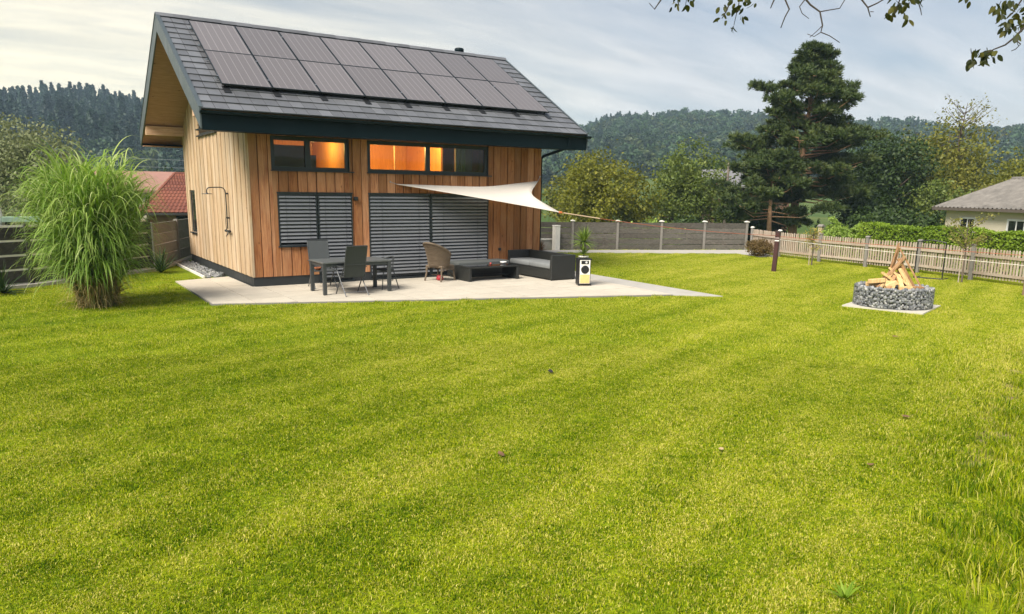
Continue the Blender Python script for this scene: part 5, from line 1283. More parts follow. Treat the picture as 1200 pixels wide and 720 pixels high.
# sparse, nearly bare tree top
def build_sparse():
    rs = np.random.RandomState(12); x, y = 51.2, 9.0; bz = float(terrain(x, y)); t = thing('birch_tree', 'thin nearly bare tree rising above the olive-green tree', 'tree', (x, y, bz)); mb = MB(); pts = []
    mb.tube([(0,0,0),(.1,0,4),(.05,.1,7.5),(.2,-.1,10.4)], [.16,.12,.07,.015], 8)
    for k in range(64):
        z = rs.uniform(5.2, 10.0); a = rs.uniform(0, 6.28); l = rs.uniform(1.2, 3.0)*(1.2-(z-5)/7.5); p = Vector((.1,0,z)); q = p+Vector((math.cos(a)*l, math.sin(a)*l, l*rs.uniform(.5, 1.1))); m_ = p.lerp(q, .5)+Vector((0,0,-.08))
        mb.tube([p, m_, q], [.028,.016,.006], 5)
        for j in range(9): c = m_.lerp(q, rs.uniform(0, 1.05)); pts.append(c+Vector(rs.normal(size=3))*.16)
    mb.build('trunk', M['bark'], t); P = np.array([tuple(p) for p in pts]); V, F = leaf_cards(P, np.zeros_like(P), .17, rs); np_mesh('crown', V, F, LV['walnut'], t, np.repeat(rs.uniform(.3, 1, len(P)), 4))
build_sparse()
# black pine
def build_pine(name, label, x, y, H, seed, low, spread, nlimb, trunk_r, top_r=.35):
    rs = np.random.RandomState(seed); bz = float(terrain(x, y)); t = thing(name, label, 'tree', (x, y, bz)); mb = MB(); wood = []
    def tp(z): return Vector((.18*math.sin(z*.35+seed), .15*math.sin(z*.28+1), z))
    mb.tube([tp(H*k/14) for k in range(15)], [trunk_r*(1-.9*(k/14))+.01 for k in range(15)], 10)
    C, Nn, ln = [], [], []
    for k in range(nlimb):
        f = k/(nlimb-1); z = low+(H-low)*f**.92; 
        # outline: broad in the lower half, stepped plates, pointed rounded top
        prof = spread*(1-f**1.35)**.95*(.86+.18*math.sin(f*17+seed))+top_r*.7
        a = k*2.39996+rs.normal(0, .3); l = prof*rs.uniform(.72, 1.12); p = tp(z); rise = (.05+.55*f)*l+rs.uniform(-.10, .12)*l
        if f < .36 and abs(((a-3.76+math.pi) % (2*math.pi))-math.pi) < .55 and k % 4: continue      # the side towards the garden has lost most low limbs
        q = p+Vector((math.cos(a)*l, math.sin(a)*l, rise)); mid = p.lerp(q, .55)+Vector((0,0,-.10*l))
        mb.tube([p, mid, q], [max(.02, trunk_r*.22*(1-f*.6)), trunk_r*.12, .010], 6)
        for m_ in range(2+int(l*1.15)):            # flat pads of needles along the outer part of the limb
            u = rs.uniform(.52, 1.05); b = p*(1-u)**2+mid*2*u*(1-u)+q*u*u; off = Vector((rs.normal(), rs.normal(), 0))*(.10+.17*l*.5)
            pc = b+off+Vector((0,0,rs.uniform(.0, .16))); mb.tube([b, b.lerp(pc, .9)], [.018,.008], 5); pr_ = rs.uniform(.26, .46)*(.75+.10*l)
            for j in range(int(10+pr_*22)):
                e_ = rs.normal(size=3); C.append((pc.x+e_[0]*pr_*.62, pc.y+e_[1]*pr_*.62, pc.z+e_[2]*pr_*.26)); Nn.append((e_[0]*.45+math.cos(a)*.3, e_[1]*.45+math.sin(a)*.3, .9))
    C = np.array(C); Nn = np.array(Nn)
    # each tuft: a brush of needles
    per = 16; n = len(C); i = np.repeat(np.arange(n), per); d = rs.normal(size=(n*per, 3)); d /= np.linalg.norm(d, axis=1)[:, None]; d += Nn[i]*.75; d /= np.linalg.norm(d, axis=1)[:, None]
    L_ = rs.uniform(.16, .32, n*per)[:, None]; st = C[i]+d*.03; tip = st+d*L_; sd = np.cross(d, rs.normal(size=(n*per, 3))); sd /= np.linalg.norm(sd, axis=1)[:, None]; sd *= .030
    V = np.stack([st-sd, st+sd, tip+sd*.35, tip-sd*.35], 1).reshape(-1, 3); F = np.arange(4*n*per).reshape(-1, 4)
    np_mesh('crown', V, F, LV['pine'], t, np.repeat(np.clip(rs.uniform(.1, .9, n)[i]*.6+rs.uniform(0, .4, n*per), 0, 1), 4))
    mb.build('trunk', M['bark_pine'], t, True)
build_pine('black_pine', 'tall black pine with bare reddish trunk behind the picket fence', 36.1, 10.8, 12.4, 4, 3.6, 4.5, 112, .30)
build_pine('black_pine', 'smaller pine with low spreading branches in front of the tall black pine', 33.4, 10.6, 6.0, 9, 2.4, 3.6, 40, .19, .5)
# shrubs close to the fences
leaf_tree('clipped_barberry', 'rounded brown barberry bush at the corner of the fence path', 'bush', (19.75,.75), [(0,0,.33,.52,.52,.30),(0,0,.42,.42,.42,.24)], 5200, .055, LV['barberry'], 13, .05, None, 'bark', .16, 20, .5, 6)
leaf_tree('golden_juniper', 'feathery light green juniper behind the picket fence', 'bush', (22.0,-.95), blob_cloud((0,0,1.0),(.62,.62,.72), 12, 14)+[(0,0,.5,.8,.8,.5)], 9000, .085, LV['bright'], 14, .05, None, 'bark', .16)
leaf_tree('golden_juniper', 'smaller bright green bush beside the end of the hedge', 'bush', (21.75,-2.1), blob_cloud((0,0,.9),(.42,.5,.5), 9, 15)+[(0,0,.45,.6,.6,.45)], 6000, .08, LV['bright'], 15, .05, None, 'bark', .16)
cp = thing('cream_gatepost', 'cream-coloured gatepost beside the feathery juniper', 'post', (22.2,-.25,float(terrain(22.2,-.25)))); MB().bbox(-.08, .08, -.08, .08, 0, 1.22, .012).build('shaft', mat_plain('cream_post', (.45,.38,.22), .8), cp); MB().prism([(-.11,0),(.11,0),(.11,.03),(0,.10),(-.11,.03)], 'y', -.11, .11).build('cap', M['post_grey'], cp, loc=(0,0,1.221))
def build_hedge():
    rs = np.random.RandomState(17); A = Vector((20.75,-2.75,0)); B = Vector((19.9,-13.5,0)); d = (B-A).normalized(); nr = Vector((-d.y, d.x, 0)); Ln = (B-A).length; h = thing('clipped_hedge', 'long clipped green hedge behind the picket fence', 'hedge', (A.x, A.y, float(terrain(A.x+.6, A.y)))); hz = 1.33-float(terrain(A.x+.6, A.y))
    n = 34000; u = rs.uniform(0, Ln, n); f = rs.randint(0, 10, n); w = np.where(f < 5, 0, rs.uniform(0, .85, n)); z = np.where(f < 5, rs.uniform(.1, hz, n), np.where(f < 9, hz, rs.uniform(.1, hz, n))); w = np.where(f == 9, .85, w)
    # rounded shoulders and an uneven clipped face
    edge = np.clip((z-(hz-.18))/.18, 0, 1); w = np.where(f < 5, w+.12*edge**2, w); bump = .05*np.sin(u*2.1+1)+.04*np.sin(u*5.3)+rs.normal(0, .035, n); nrm = np.zeros((n, 3)); nrm[:, 2] = np.where((f >= 5) & (f < 9), 1, .2); sgn = -1.0
    side = np.array(nr) if nr.dot(CAM-A) < 0 else -np.array(nr); outw = -side
    nrm[:, :2] += np.where((f < 5)[:, None], outw[None, :2], 0); P = np.outer(u, np.array(d))+np.outer(w-np.where(f < 5, bump, 0), side); P[:, 2] = z+np.where((f >= 5) & (f < 9), bump*.8, 0)
    V, F = leaf_cards(P, nrm*1.4, .075, rs, .1); tn = np.clip(.5+.25*np.sin(u*1.3+2)+rs.normal(0, .2, n), 0, 1); np_mesh('foliage', V, F, LV['hedge'], h, np.repeat(tn, 4))
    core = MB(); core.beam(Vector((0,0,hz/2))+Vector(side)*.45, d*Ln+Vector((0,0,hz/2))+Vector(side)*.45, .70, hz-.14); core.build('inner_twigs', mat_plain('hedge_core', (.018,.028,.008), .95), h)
build_hedge()
def sapling(label, x, y, H, seed, mat, n, leaf, spread, z0):
    rs = np.random.RandomState(seed); t = thing('young_tree', label, 'tree', (x, y, LAWN_Z)); mb = MB(); mb.tube([(0,0,-.02),(.02,.01,H*.4),(-.02,.02,H*.75),(.0,.0,H*.92)], [.026,.021,.015,.006], 7); pts = []
    for k in range(12):
        z = H*rs.uniform(z0, .85); a = k*2.4+rs.normal(0, .3); l = spread*rs.uniform(.6, 1.1); p = Vector((0,.01,z)); q = p+Vector((math.cos(a)*l, math.sin(a)*l, l*rs.uniform(.5, 1.2))); mb.tube([p, p.lerp(q, .5)+Vector((0,0,-.03)), q], [.012,.008,.004], 5)
        for j in range(n//12): c = p.lerp(q, rs.uniform(.3, 1.08)); pts.append(tuple(c+Vector(rs.normal(size=3))*.075))
    mb.build('trunk', M['bark'], t); P = np.array(pts); V, F = leaf_cards(P, np.zeros_like(P), leaf, rs); np_mesh('crown', V, F, mat, t, np.repeat(rs.uniform(.2, 1, len(P)), 4))
    for s in (-1,): MB().tube([(.09*s,.05,-.02),(.09*s,.05,H*.5)], .015, 6).build('stake', M['picket'], t)
sapling('small yellow-leaved sapling on the lawn before the picket fence', 18.4, -2.56, 1.35, 51, mat_leaf('leaf_sapling', [(.12,.14,.03), (.28,.24,.05), (.42,.33,.07)], .35), 330, .07, .26, .38)
sapling('young apple tree on the lawn beside the black rebound frame', 17.82, -7.84, 1.95, 52, LV['apple'], 420, .08, .55, .45)

# left side of the garden
leaf_tree('willow_tree', 'pale feathery willow rising behind the dark plank fence', 'tree', (-3.9,30.2), blob_cloud((0,0,4.7),(3.3,3.0,3.2), 15, 61)+[(-2.5,0,2.8,2.0,2.0,2.2),(1.6,.5,2.6,1.4,1.4,1.8)], 17000, .17, LV['willow'], 61, .2)
leaf_tree('leafy_bush', 'grey-green bush below the pale willow', 'bush', (-5.4,22.5), blob_cloud((0,0,1.6),(2.2,1.8,1.5), 9, 62), 6000, .14, LV['willow'], 62, .08)
leaf_tree('leafy_bush', 'green bush hidden behind the ornamental grass', 'bush', (-1.4,24.0), blob_cloud((0,0,1.8),(2.0,1.8,1.6), 9, 63), 6000, .14, LV['green'], 63, .08)
leaf_tree('fruit_tree', 'green tree behind the red-roofed house', 'tree', (2.2,47.0), blob_cloud((0,0,2.6),(4.2,3.0,2.2), 10, 64), 7000, .26, LV['green'], 64, .15)
for k, (x, y, s, lab) in enumerate([(-11.5,44,1.0,'round green tree far behind the pale willow'),(-1.5,60,1.1,'broad green tree at the foot of the left wooded hill'),(9.5,66,1.1,'green tree behind the gable overhang'),(30.5,36,.95,'distant green tree left of the yellowish tree'),(41.0,40.0,1.0,'distant green tree behind the grey-green tree'),(52,33,1.1,'distant green tree behind the pine'),(66,20,1.1,'distant olive tree right of the pine'),(75,13,1.2,'distant green tree beyond the olive-green tree'),(78,2,1.2,'distant tree beyond the bungalow')]):
    leaf_tree('field_tree', lab, 'tree', (x, y), blob_cloud((0,0,3.4*s),(3.2*s,3.2*s,2.9*s), 11, 70+k), 6500, .30, LV[['green','olive','dark'][k % 3]], 70+k, .2, 'trees standing in the valley')

# hanging walnut branches: the tree stands outside the frame on the right
def build_overhang():
    rs = np.random.RandomState(88); pr = random.Random(5); bx, by = 2.6, -19.6
    t = thing('overhanging_walnut', 'walnut branches with sparse leaves hanging in from above the lawn', 'tree', (bx, by, LAWN_Z)); o = Vector((bx, by, LAWN_Z))
    def W_(px, py, dist): return ropeend(px, py, dist)-o
    tr = MB(); tr.tube([(0,0,-.1),(.02,.02,1.2),(-.1,.15,2.4),(-.5,.8,3.4),(-1.3,1.9,4.0)], [.24,.2,.18,.14,.10], 12); tr.build('trunk', M['bark'], t, True)
    limb = [Vector((-1.3,1.9,4.0)), W_(1235,-60,5.2), W_(1090,-75,5.3), W_(940,-70,5.5), W_(820,-55,5.7), W_(760,-35,5.8)]
    lm = MB(); lm.tube(limb, [.09,.055,.04,.028,.018,.010], 8); lm.build('limb', M['bark'], t, True)
    dk = mat_plain('twig_bark', (.045,.036,.028), .9); tw = MB(); leaves = []
    def twig(pts, d, r0=.0075, r1=.003): tw.tube([W_(px, py, d) for px, py in pts], [r0+(r1-r0)*k/(len(pts)-1) for k in range(len(pts))], 5)
    twig([(800,-50),(776,-2),(767,11),(761,4)], 5.7)
    twig([(820,-50),(806,-8),(803,8)], 5.7, .004, .002); leaves += [(793,3,5.7),(789,6,5.7),(803,3,5.7),(809,-2,5.7),(797,-4,5.7)]
    twig([(870,-62),(858,-5),(852,12),(846,22)], 5.6); twig([(868,-40),(866,4),(860,30)], 5.6, .005, .002)
    leaves += [(847,8,5.6),(852,14,5.6),(846,22,5.6),(858,5,5.6),(862,-2,5.6),(858,30,5.6),(868,18,5.6),(871,6,5.6),(876,-1,5.6),(883,4,5.6),(864,10,5.6),(870,-6,5.6),(856,-6,5.6),(890,-6,5.6)]
    twig([(915,-60),(909,-4),(905,5),(903,10)], 5.5); twig([(930,-60),(919,-3),(925,11),(920,20),(915,33)], 5.5)
    twig([(940,-66),(943,-2),(950,6),(961,14),(964,30),(962,38),(972,42),(984,50)], 5.5, .008, .0025); twig([(961,14),(972,12),(984,10),(990,0),(992,-12)], 5.5, .004, .0025); twig([(943,0),(937,8),(940,16),(948,22)], 5.5, .004, .002)
    twig([(962,38),(954,43),(946,40)], 5.5, .003, .002); twig([(964,30),(958,36),(949,44)], 5.5, .003, .002)
    twig([(1010,-68),(1010,0),(1017,9),(1020,20)], 5.4); twig([(1017,9),(1028,4),(1040,-3),(1052,-18)], 5.4, .005, .003); twig([(1020,14),(1024,14)], 5.4, .003, .002)
    twig([(1060,-70),(1056,-4),(1050,12),(1044,26)], 5.4, .006, .002); twig([(1070,-60),(1074,-4),(1079,12),(1080,18)], 5.4, .005, .002)
    leaves += [(1042,18,5.4),(1045,12,5.4),(1054,10,5.4),(1060,15,5.4),(1062,20,5.4),(1058,4,5.4),(1066,6,5.4),(1052,2,5.4),(1070,-2,5.4),(1078,-2,5.4),(1064,-6,5.4),(1048,-6,5.4),(1133,-2,5.3)]
    twig([(1240,-55),(1225,0),(1205,28),(1188,45),(1178,53),(1165,58),(1150,66)], 5.2, .009, .003); twig([(1188,45),(1196,52),(1190,58),(1185,60)], 5.2, .004, .002); twig([(1205,28),(1192,30),(1184,36)], 5.2, .004, .002); twig([(1215,-30),(1196,2),(1188,14),(1180,22)], 5.2, .006, .002)
    leaves += [(1172,21,5.2),(1176,29,5.2),(1184,24,5.2),(1190,16,5.2),(1180,9,5.2),(1176,2,5.2),(1186,2,5.2),(1196,20,5.2),(1194,8,5.2),(1199,30,5.2),(1187,34,5.2),(1178,33,5.2),(1141,60,5.2),(1146,57,5.2),(1150,64,5.2),(1143,70,5.2),(1155,58,5.2),(1160,61,5.2),(1138,73,5.2),(1166,63,5.2),(1152,70,5.2),(1204,10,5.2),(1208,22,5.2),(1190,40,5.2),(1202,-4,5.2),(1172,13,5.2),(1165,8,5.2)]
    tw.build('twigs', dk, t, True)
    lmat = mat_leaf('leaf_overhang', [(.018,.026,.008), (.035,.045,.010), (.07,.075,.014), (.14,.12,.02)], .35)
    n = 0
    for (px, py, d) in leaves:
        for k in range(3 if d > 5.3 else 4):
            c = W_(px+pr.uniform(-4, 4), py+pr.uniform(-4, 4), d+pr.uniform(-.15, .15)); s = pr.uniform(.036, .060); a = pr.uniform(0, 6.28); pit = pr.uniform(.5, 1.25)
            ax = Vector((math.cos(a)*math.cos(pit), math.sin(a)*math.cos(pit), -math.sin(pit))); sd = ax.cross(Vector((pr.gauss(0,1), pr.gauss(0,1), pr.gauss(0,1)))).normalized(); nm = ax.cross(sd); V = []; prof = [(0,0),(.2,.22),(.5,.27),(.8,.17),(1,0)]
            for (u, w) in prof: V += [tuple(ax*u*s-sd*w*s+nm*.06*s*math.sin(u*3)), tuple(ax*u*s+nm*(.06*s*math.sin(u*3)-.05*s)), tuple(ax*u*s+sd*w*s+nm*.06*s*math.sin(u*3))]
            F = []
            for j in range(4): F += [(j*3, j*3+1, j*3+4, j*3+3), (j*3+1, j*3+2, j*3+5, j*3+4)]
            lf = np_mesh('leaf', np.array(V), np.array(F), lmat, t, np.full(15, pr.random())); lf.location = c
build_overhang()
# ------------------------------------------------------------------ neighbouring buildings
M['render_cream'] = mat_plain('render_cream', (.62,.55,.42), .9, 0, .1, 2)
M['white_trim'] = mat_plain('white_trim', (.78,.77,.74), .6)
M['corrugated'] = mat_plain('corrugated', (.16,.148,.132), .9, 0, .45, 2.6)
def build_bungalow():
    A = Vector((34.2,.9)); B = Vector((29.4,-10.4)); d = (B-A).normalized(); an = math.atan2(d.y, d.x); gz = -1.0; L_ = 15.0
    h = thing('bungalow', 'cream bungalow with low grey corrugated hip roof behind the hedge', 'house', (A.x, A.y, gz), an); ez = 1.95-gz; dep = 8.0
    # local x runs along the wall towards the viewer's right, +y away from the garden
    s = 1
    w = MB(); w.box(.0, L_, .0, .25, 0, ez); w.box(0, .25, .25, dep, 0, ez-.003); w.box(L_-.25, L_, .25, dep, 0, ez-.003); w.box(.25, L_-.25, dep-.25, dep, 0, ez-.003); w.build('wall', M['render_cream'], h)
    o = .45; rz = ez+1.40; vs = [(-o,-o,ez-.05),(L_+o,-o,ez-.05),(L_+o,dep+o,ez-.05),(-o,dep+o,ez-.05),(-o,dep/2,rz),(L_+o,dep/2,rz)]
    # corrugated sheets on both slopes of the gable roof
    def slope(a, b, c, e, n):       # eave a->b, top c->e
        a, b, c, e = map(Vector, (a, b, c, e)); V = []; F = []; nr = (b-a).cross(c-a).normalized()
        for i in range(n+1):
            t = i/n; off = nr*(.040 if i % 2 else -.040); V += [tuple(a.lerp(b, t)+off), tuple(c.lerp(e, t)+off)]
        for i in range(n): F.append((2*i, 2*i+2, 2*i+3, 2*i+1))
        return V, F
    rf = MB()
    for (a, b, c, e, n) in ((vs[0], vs[1], vs[4], vs[5], 124), (vs[2], vs[3], vs[5], vs[4], 124)):
        V, F = slope(a, b, c, e, n); rf.add(V, F)
    r = rf.build('roof', M['corrugated'], h)
    rg = MB(); rg.tube([vs[4], vs[5]], .10, 8); rg.build('ridge_capping', M['corrugated'], r)
    gb = MB(); gb.prism([(0,ez-.004),(dep,ez-.004),(dep/2,rz-.12)], 'x', .0, .25); gb.prism([(0,ez-.004),(dep,ez-.004),(dep/2,rz-.12)], 'x', L_-.25, L_); gb.build('gable', M['render_cream'], h)
    vg = MB(); vg.beam(Vector(vs[0])-Vector((.02,0,.07)), Vector(vs[4])-Vector((.02,0,.07)), .04, .15); vg.build('verge_board', M['corrugated'], r)
    MB().box(-o, L_+o, -o-.02, -o, ez-.20, ez-.06).build('eave_board', mat_plain('eave_brown', (.10,.08,.065), .8), r); None
    MB().box(-o, L_+o, -o, .0, ez-.09, ez-.07).build('soffit_board', M['render_cream'], r)
    nrm = (Vector(vs[1])-Vector(vs[0])).cross(Vector(vs[4])-Vector(vs[0])).normalized(); c0 = Vector(vs[0]).lerp(Vector(vs[1]), .42).lerp(Vector((L_*.45, dep/2, rz)), .45)
    # dark repaired strip of sheeting on the slope
    e1 = (Vector(vs[4])-Vector(vs[0])).normalized(); q = Vector((L_*.36,-o,ez-.05))+e1*2.2+nrm*.05; mb = MB()
    mb.beam(q, q+e1*1.6, 1.5, .02, up=nrm); mb.build('roof_patch', mat_plain('sheet_dark', (.13,.125,.12), .8), r)
    def win(x0, x1, z0, z1):
        f = MB(); t = .085; f.box(x0, x1, -.05, .02, z1-t, z1); f.box(x0, x1, -.05, .02, z0, z0+t); f.box(x0, x0+t, -.048, .02, z0+t, z1-t); f.box(x1-t, x1, -.048, .02, z0+t, z1-t)
        o_ = f.build('window', M['white_trim'], h); MB().box(x0+t, x1-t, -.02, -.002, z0+t, z1-t).build('pane', M['glass_dark'], o_); MB().box((x0+x1)/2-.03, (x0+x1)/2+.03, -.03, -.0205, z0+t, z1-t).build('glazing_bar', M['white_trim'], o_)
    for x0, x1, z0, z1 in ((.95,1.95,1.45,2.45), (3.75,4.75,1.45,2.45), (7.15,8.3,1.45,2.45)): win(x0, x1, z0, z1)
    MB().box(6.0, 6.25, -.03, .0-.002, 2.15, 2.5).build('vent_window', M['glass_dark'], h)
    MB().tube([(5.35,-.12,.1),(5.35,-.12,ez-.3)], .07, 8).build('downpipe', M['corrugated'], h)
build_bungalow()
def tiled_roof_house():
    mt, nt, N, L, b, o = mat_base('clay_tile'); p = nobj(nt); n = nnoise(nt, p, 5, 4, .6)
    L.new(nmix(nt, nrange(nt, nmath(nt, 'ADD', nmath(nt, 'MULTIPLY', n, .6), nmath(nt, 'MULTIPLY', nrand(nt), .4)), .25, .75), (.12,.034,.020), (.20,.064,.036)), b.inputs['Base Color']); b.inputs['Roughness'].default_value = .85
    gz = float(terrain(4.5,29)); A = Vector((1.35,26.6)); h = thing('red_roof_house', 'small brick house with red clay tile roof behind the plank fence', 'house', (A.x, A.y, gz), math.radians(-6)); ez = 1.0-gz
    MB().box(0, 9, 0, 5, 0, ez).build('wall', mat_plain('brick_wall', (.30,.16,.09), .9, 0, .3, 6, .2), h)
    for x0 in (1.35, 4.2): 
        f = MB(); f.box(x0, x0+.95, -.04, -.003, ez-1.0, ez-.22); w = f.build('window', M['fence_dark'], h); MB().box(x0+.08, x0+.87, -.055, -.041, ez-.92, ez-.30).build('pane', M['glass_dark'], w)
    # hip roof, courses of tiles on the slope towards the garden
    o_ = .5; rz = ez+2.1; c = [Vector((-o_,-o_,ez-.05)), Vector((9+o_,-o_,ez-.05)), Vector((9+o_,5+o_,ez-.05)), Vector((-o_,5+o_,ez-.05)), Vector((1.6,2.5,rz)), Vector((7.4,2.5,rz))]
    rf = MB(); rf.add(c, [(0,1,5,4),(1,2,5),(2,3,4,5),(3,0,4)]); r = rf.build('roof', mt, h)
    n = 13; up = (c[4]-Vector((1.6,-o_,ez-.05))).normalized(); nrm = Vector((1,0,0)).cross(up).normalized(); Ls = (c[4]-Vector((1.6,-o_,ez-.05))).length
    for k in range(n):
        t0 = k/n; y = -o_+3.0*t0; xa = -o_+2.1*t0; xb = 9+o_-2.1*t0; z = ez-.05+(rz-ez+.05)*t0; a = Vector((xa, y, z))+nrm*.03; mb = MB(); m_ = 44
        # pantile wave along the course
        V = []; F = []
        for i in range(m_*2+1):
            x = (xb-xa)*i/(m_*2); q = nrm*(.028 if i % 2 else 0); V += [tuple(Vector((x,0,0))+q+nrm*.02), tuple(Vector((x+0*(1),0,0))+up*(Ls/n)+q)]
        for i in range(m_*2): F.append((2*i, 2*i+2, 2*i+3, 2*i+1))
        mb.add(V, F).build('tile_course', mt, r, loc=a)
    MB().tube([c[0], c[4]], .1, 8).build('hip_capping', mt, r); MB().tube([c[4], c[5]], .1, 8).build('ridge_capping', mt, r)
    MB().box(-o_, 9+o_, -o_-.05, -o_+.02, ez-.16, ez-.04).build('gutter', M['fence_dark'], r)
    # farther house with a faded pink roof
    gz = float(terrain(3,42)); h = thing('pink_roof_house', 'farther house with a faded pink gable roof behind the red-roofed house', 'house', (-1.2,40.5,gz), math.radians(-4)); ez = 2.2-gz; pk = mat_plain('pink_roof', (.30,.16,.125), .85, 0, .15, 2)
    MB().box(0, 7, 0, 5, 0, ez).build('wall', M['render_cream'], h); rf = MB(); rf.prism([(-.4,ez-.1),(2.5,ez+1.25),(5.4,ez-.1),(5.4,ez-.25),(2.5,ez+1.1),(-.4,ez-.25)], 'x', -.4, 7.4); rf.build('roof', pk, h)
    for x0 in (1.2, 4.4): w = MB().box(x0, x0+.9, -.03, -.002, ez-1.5, ez-.5).build('window', M['white_trim'], h); MB().box(x0+.08, x0+.82, -.045, -.031, ez-1.42, ez-.58).build('pane', M['glass_dark'], w)
    # grey-roofed house half hidden by the pine
    gz = float(terrain(42,21)); h = thing('grey_roof_house', 'house with pale grey gable roof half hidden behind the pine branches', 'house', (40.9,22.2,gz), math.radians(-40)); ez = 3.3-gz
    MB().box(0, 6, 0, 5, 0, ez).build('wall', mat_plain('timber_brown', (.13,.075,.045), .85, 0, .2, 4), h); rf = MB(); rf.prism([(-.6,ez-.25),(2.5,ez+1.05),(5.6,ez-.25),(5.6,ez-.40),(2.5,ez+.90),(-.6,ez-.40)], 'x', -.6, 6.6); rf.build('roof', mat_plain('grey_roof', (.16,.16,.165), .8, 0, .15, 2), h)
    for x0 in (1.0, 3.6): w = MB().box(x0, x0+1.0, -.03, -.002, ez-1.6, ez-.5).build('window', M['white_trim'], h); MB().box(x0+.08, x0+.92, -.045, -.031, ez-1.52, ez-.58).build('pane', M['glass_dark'], w)
tiled_roof_house()
# utility pole and wires
def build_pole():
    z = float(terrain(31.9,12.95)); p = thing('utility_pole', 'slim weathered wooden pole standing among the trees behind the plank fence', 'pole', (31.9,12.95,z)); MB().tube([(0,0,-.1),(0,0,4.3-z)], [.09,.065], 8).build('shaft', mat_plain('pole_wood', (.24,.20,.16), .9), p)
    for k, (z0, z1) in enumerate(((8.2,7.6),(7.4,6.7))):
        A = Vector((-40,64,z0)); B = Vector((60,82,z1)); pts = [A.lerp(B, j/30)-Vector((0,0,2.6*4*(j/30)*(1-j/30)))-Vector((A.x, A.y, 0)) for j in range(31)]
        w = thing('power_line', ['upper thin power line crossing the valley behind the gable', 'lower thin power line crossing the valley behind the gable'][k], 'cable', (A.x, A.y, 0)); MB().tube(pts, .02, 5).build('wire', mat_plain('wire_pale', (.3,.32,.34), .6), w)
build_pole()
# white covered parasol standing beyond the dark fence at the left edge
cv = thing('covered_parasol', 'folded parasol in a white cover behind the dark plank fence', 'parasol', (-5.10,4.35,float(terrain(-5.28,4.35)))); zb = float(terrain(-5.28,4.35))
MB().lathe([(.17,.95),(.20,1.1),(.19,1.5),(.15,1.8),(.10,2.0),(.04,2.12)], (0,0,-zb*0), 16).build('cover', mat_plain('cover_white', (.72,.72,.70), .8, 0, .08, 3, .2), cv, True); MB().tube([(0,0,0),(0,0,1.2)], .03, 8).build('pole', M['steel_dark'], cv); MB().lathe([(.3,0),(.3,.06),(.05,.09)], (0,0,0), 16).build('base', M['concrete'], cv)
gt_ = thing('green_trough', 'pale green garden trough along the top of the dark plank fence', 'trough', (-4.2,4.1,float(terrain(-4.2,4.1)))); zt_ = 1.44-float(terrain(-4.2,4.1)); MB().bbox(-.75, .8, -.15, .15, zt_, zt_+.13, .01).build('box', mat_plain('trough_green', (.25,.36,.28), .6), gt_); MB().bbox(-.7, -.6, -.1, .1, 0, zt_-.001, .01).build('leg', M['fence_dark'], gt_); MB().bbox(.6, .7, -.1, .1, 0, zt_-.001, .01).build('leg', M['fence_dark'], gt_)

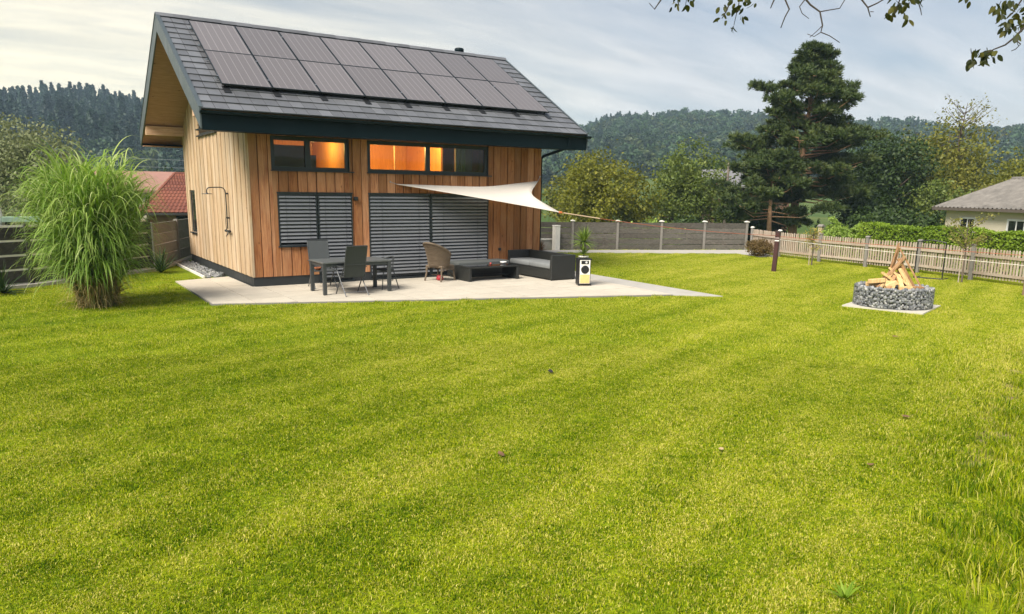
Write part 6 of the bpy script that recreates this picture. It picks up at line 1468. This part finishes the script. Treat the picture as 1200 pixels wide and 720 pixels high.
# ------------------------------------------------------------------ wooded hills
def build_forest():
    def mk(kind, seed, mat):
        r = np.random.RandomState(seed)
        if kind == 'con':
            n = 420; f = r.uniform(0, 1, n)**.8; a = r.uniform(0, 6.283, n); H = 13.5; R = (1-f)**.85*2.5*(.75+.35*np.sin(f*31+a*.5))+.12
            P = np.stack([R*np.cos(a), R*np.sin(a), 1.2+f*(H-1.2)], 1); Nn = np.stack([np.cos(a), np.sin(a), np.full(n, .4)], 1); V, F = leaf_cards(P, Nn*1.4, 1.25, r, .0, .5)
        else:
            B = blob_cloud((0,0,6.2),(3.7,3.7,4.3), 9, seed); P, Nn, _ = crown_points(B, 700, r, .2, 14, .6); V, F = leaf_cards(P, Nn*1.5, 1.05, r, .3, .8); n = len(P)
        o = np_mesh('forest_tree', V, F, mat, tone=np.repeat(np.clip(r.normal(.5, .25, len(P)), 0, 1), 4)); COL.objects.unlink(o); return o
    m1 = mat_leaf('forest_conifer', [(.010,.028,.016), (.018,.042,.022), (.028,.056,.028)], .1)
    m2 = mat_leaf('forest_broadleaf', [(.022,.050,.020), (.038,.074,.028), (.060,.10,.038)], .15)
    m3 = mat_leaf('forest_olive', [(.036,.058,.02), (.058,.082,.027), (.085,.105,.036)], .15)
    for m_ in (m1, m2, m3):          # every tree of the wood has a tone of its own
        nt = m_.node_tree; bs = next(n for n in nt.nodes if n.type == 'BSDF_PRINCIPLED'); src = bs.inputs['Base Color'].links[0].from_socket; hv = nt.nodes.new('ShaderNodeHueSaturation'); nt.links.new(src, hv.inputs['Color']); nt.links.new(nrange(nt, nrand(nt), 0, 1, .6, 1.45), hv.inputs['Value']); nt.links.new(hv.outputs[0], bs.inputs['Base Color'])
    con = [mk('con', 201+i, m1) for i in range(3)]; dec = [mk('dec', 211+i, m2) for i in range(3)]+[mk('dec', 221+i, m3) for i in range(1)]
    r = np.random.RandomState(31); st = 6.4; g = np.arange(-700, 760, st); X, Y = np.meshgrid(g, g); X = X.ravel()+r.uniform(-.5, .5, X.size)*st; Y = Y.ravel()+r.uniform(-.5, .5, Y.size)*st
    rx, ry = X-CAM.x, Y-CAM.y; R = np.hypot(rx, ry); az = np.degrees(np.arctan2(rx, ry))
    edge = 268+18*np.sin(az*.5)+14*np.sin(az*1.7+1); k = (R > edge) & (R < 668) & (az > -16) & (az < 82); X, Y, R = X[k], Y[k], R[k]; Z = terrain(X, Y)-.6
    pc = np.clip((R-400)/300, .05, .55); isc = r.uniform(size=len(X)) < pc
    azk = np.degrees(np.arctan2(X-CAM.x, Y-CAM.y)); left = azk < 22; P = np.stack([X, Y, Z], 1); thin = r.uniform(size=len(X)) < .62
    isl = r.uniform(size=len(X)) < .72          # the left hill is mostly tall spruce
    scatter('hill_conifers', P[isc & ~left], con, 'forest', .6, .98, 41); scatter('spruce_wood', P[isl & left & thin], con, 'forest', .95, 1.5, 45)
    scatter('hill_broadleaf_wood', P[(~isc & ~left) | (~isl & left & thin)], dec, 'forest', .75, 1.25, 43)
build_forest()

# ------------------------------------------------------------------ haze in the valley air
def build_haze():
    m = bpy.data.materials.new('haze'); m.use_nodes = True; nt = m.node_tree; nt.nodes.clear(); o = nt.nodes.new('ShaderNodeOutputMaterial'); v = nt.nodes.new('ShaderNodeVolumePrincipled')
    v.inputs['Color'].default_value = (.58,.80,1.0, 1); v.inputs['Density'].default_value = HAZE; v.inputs['Anisotropy'].default_value = 0; nt.links.new(v.outputs[0], o.inputs['Volume'])
    h = MB().box(-800, 812, -810, 802, -14, 96).build('haze', m); h['kind'] = 'stuff'
HAZE = .00042
build_haze()

for o_, (lb, ct) in {'mown_lawn': ('short mown lawn grass in the near part of the garden', 'grass'), 'mown_lawn_beyond': ('short mown lawn grass round the patio and fire pit', 'grass'), 'lawn_edge_grass': ('shaggy fringe of grass along paving and worn edge', 'grass'), 'rough_grass': ('longer rough grass on the bank beside the mown lawn', 'grass'), 'hill_conifers': ('dark conifers along the wooded ridge', 'forest'), 'spruce_wood': ('tall blue-green spruces on the hill behind the ornamental grass', 'forest'), 'hill_broadleaf_wood': ('green broadleaf wood covering the hill slopes', 'forest'), 'haze': ('thin bluish haze in the valley air', 'haze'), 'ground': ('green lawn and meadow ground reaching to the hills', 'ground'), 'patio': ('cream paved patio in front of the house', 'patio'), 'garden_path': ('pale concrete path along the end of the patio', 'path'), 'fence_path': ('pale concrete path along the grey plank fence', 'path')}.items():
    if o_ in bpy.data.objects: tag(bpy.data.objects[o_], lb, ct)
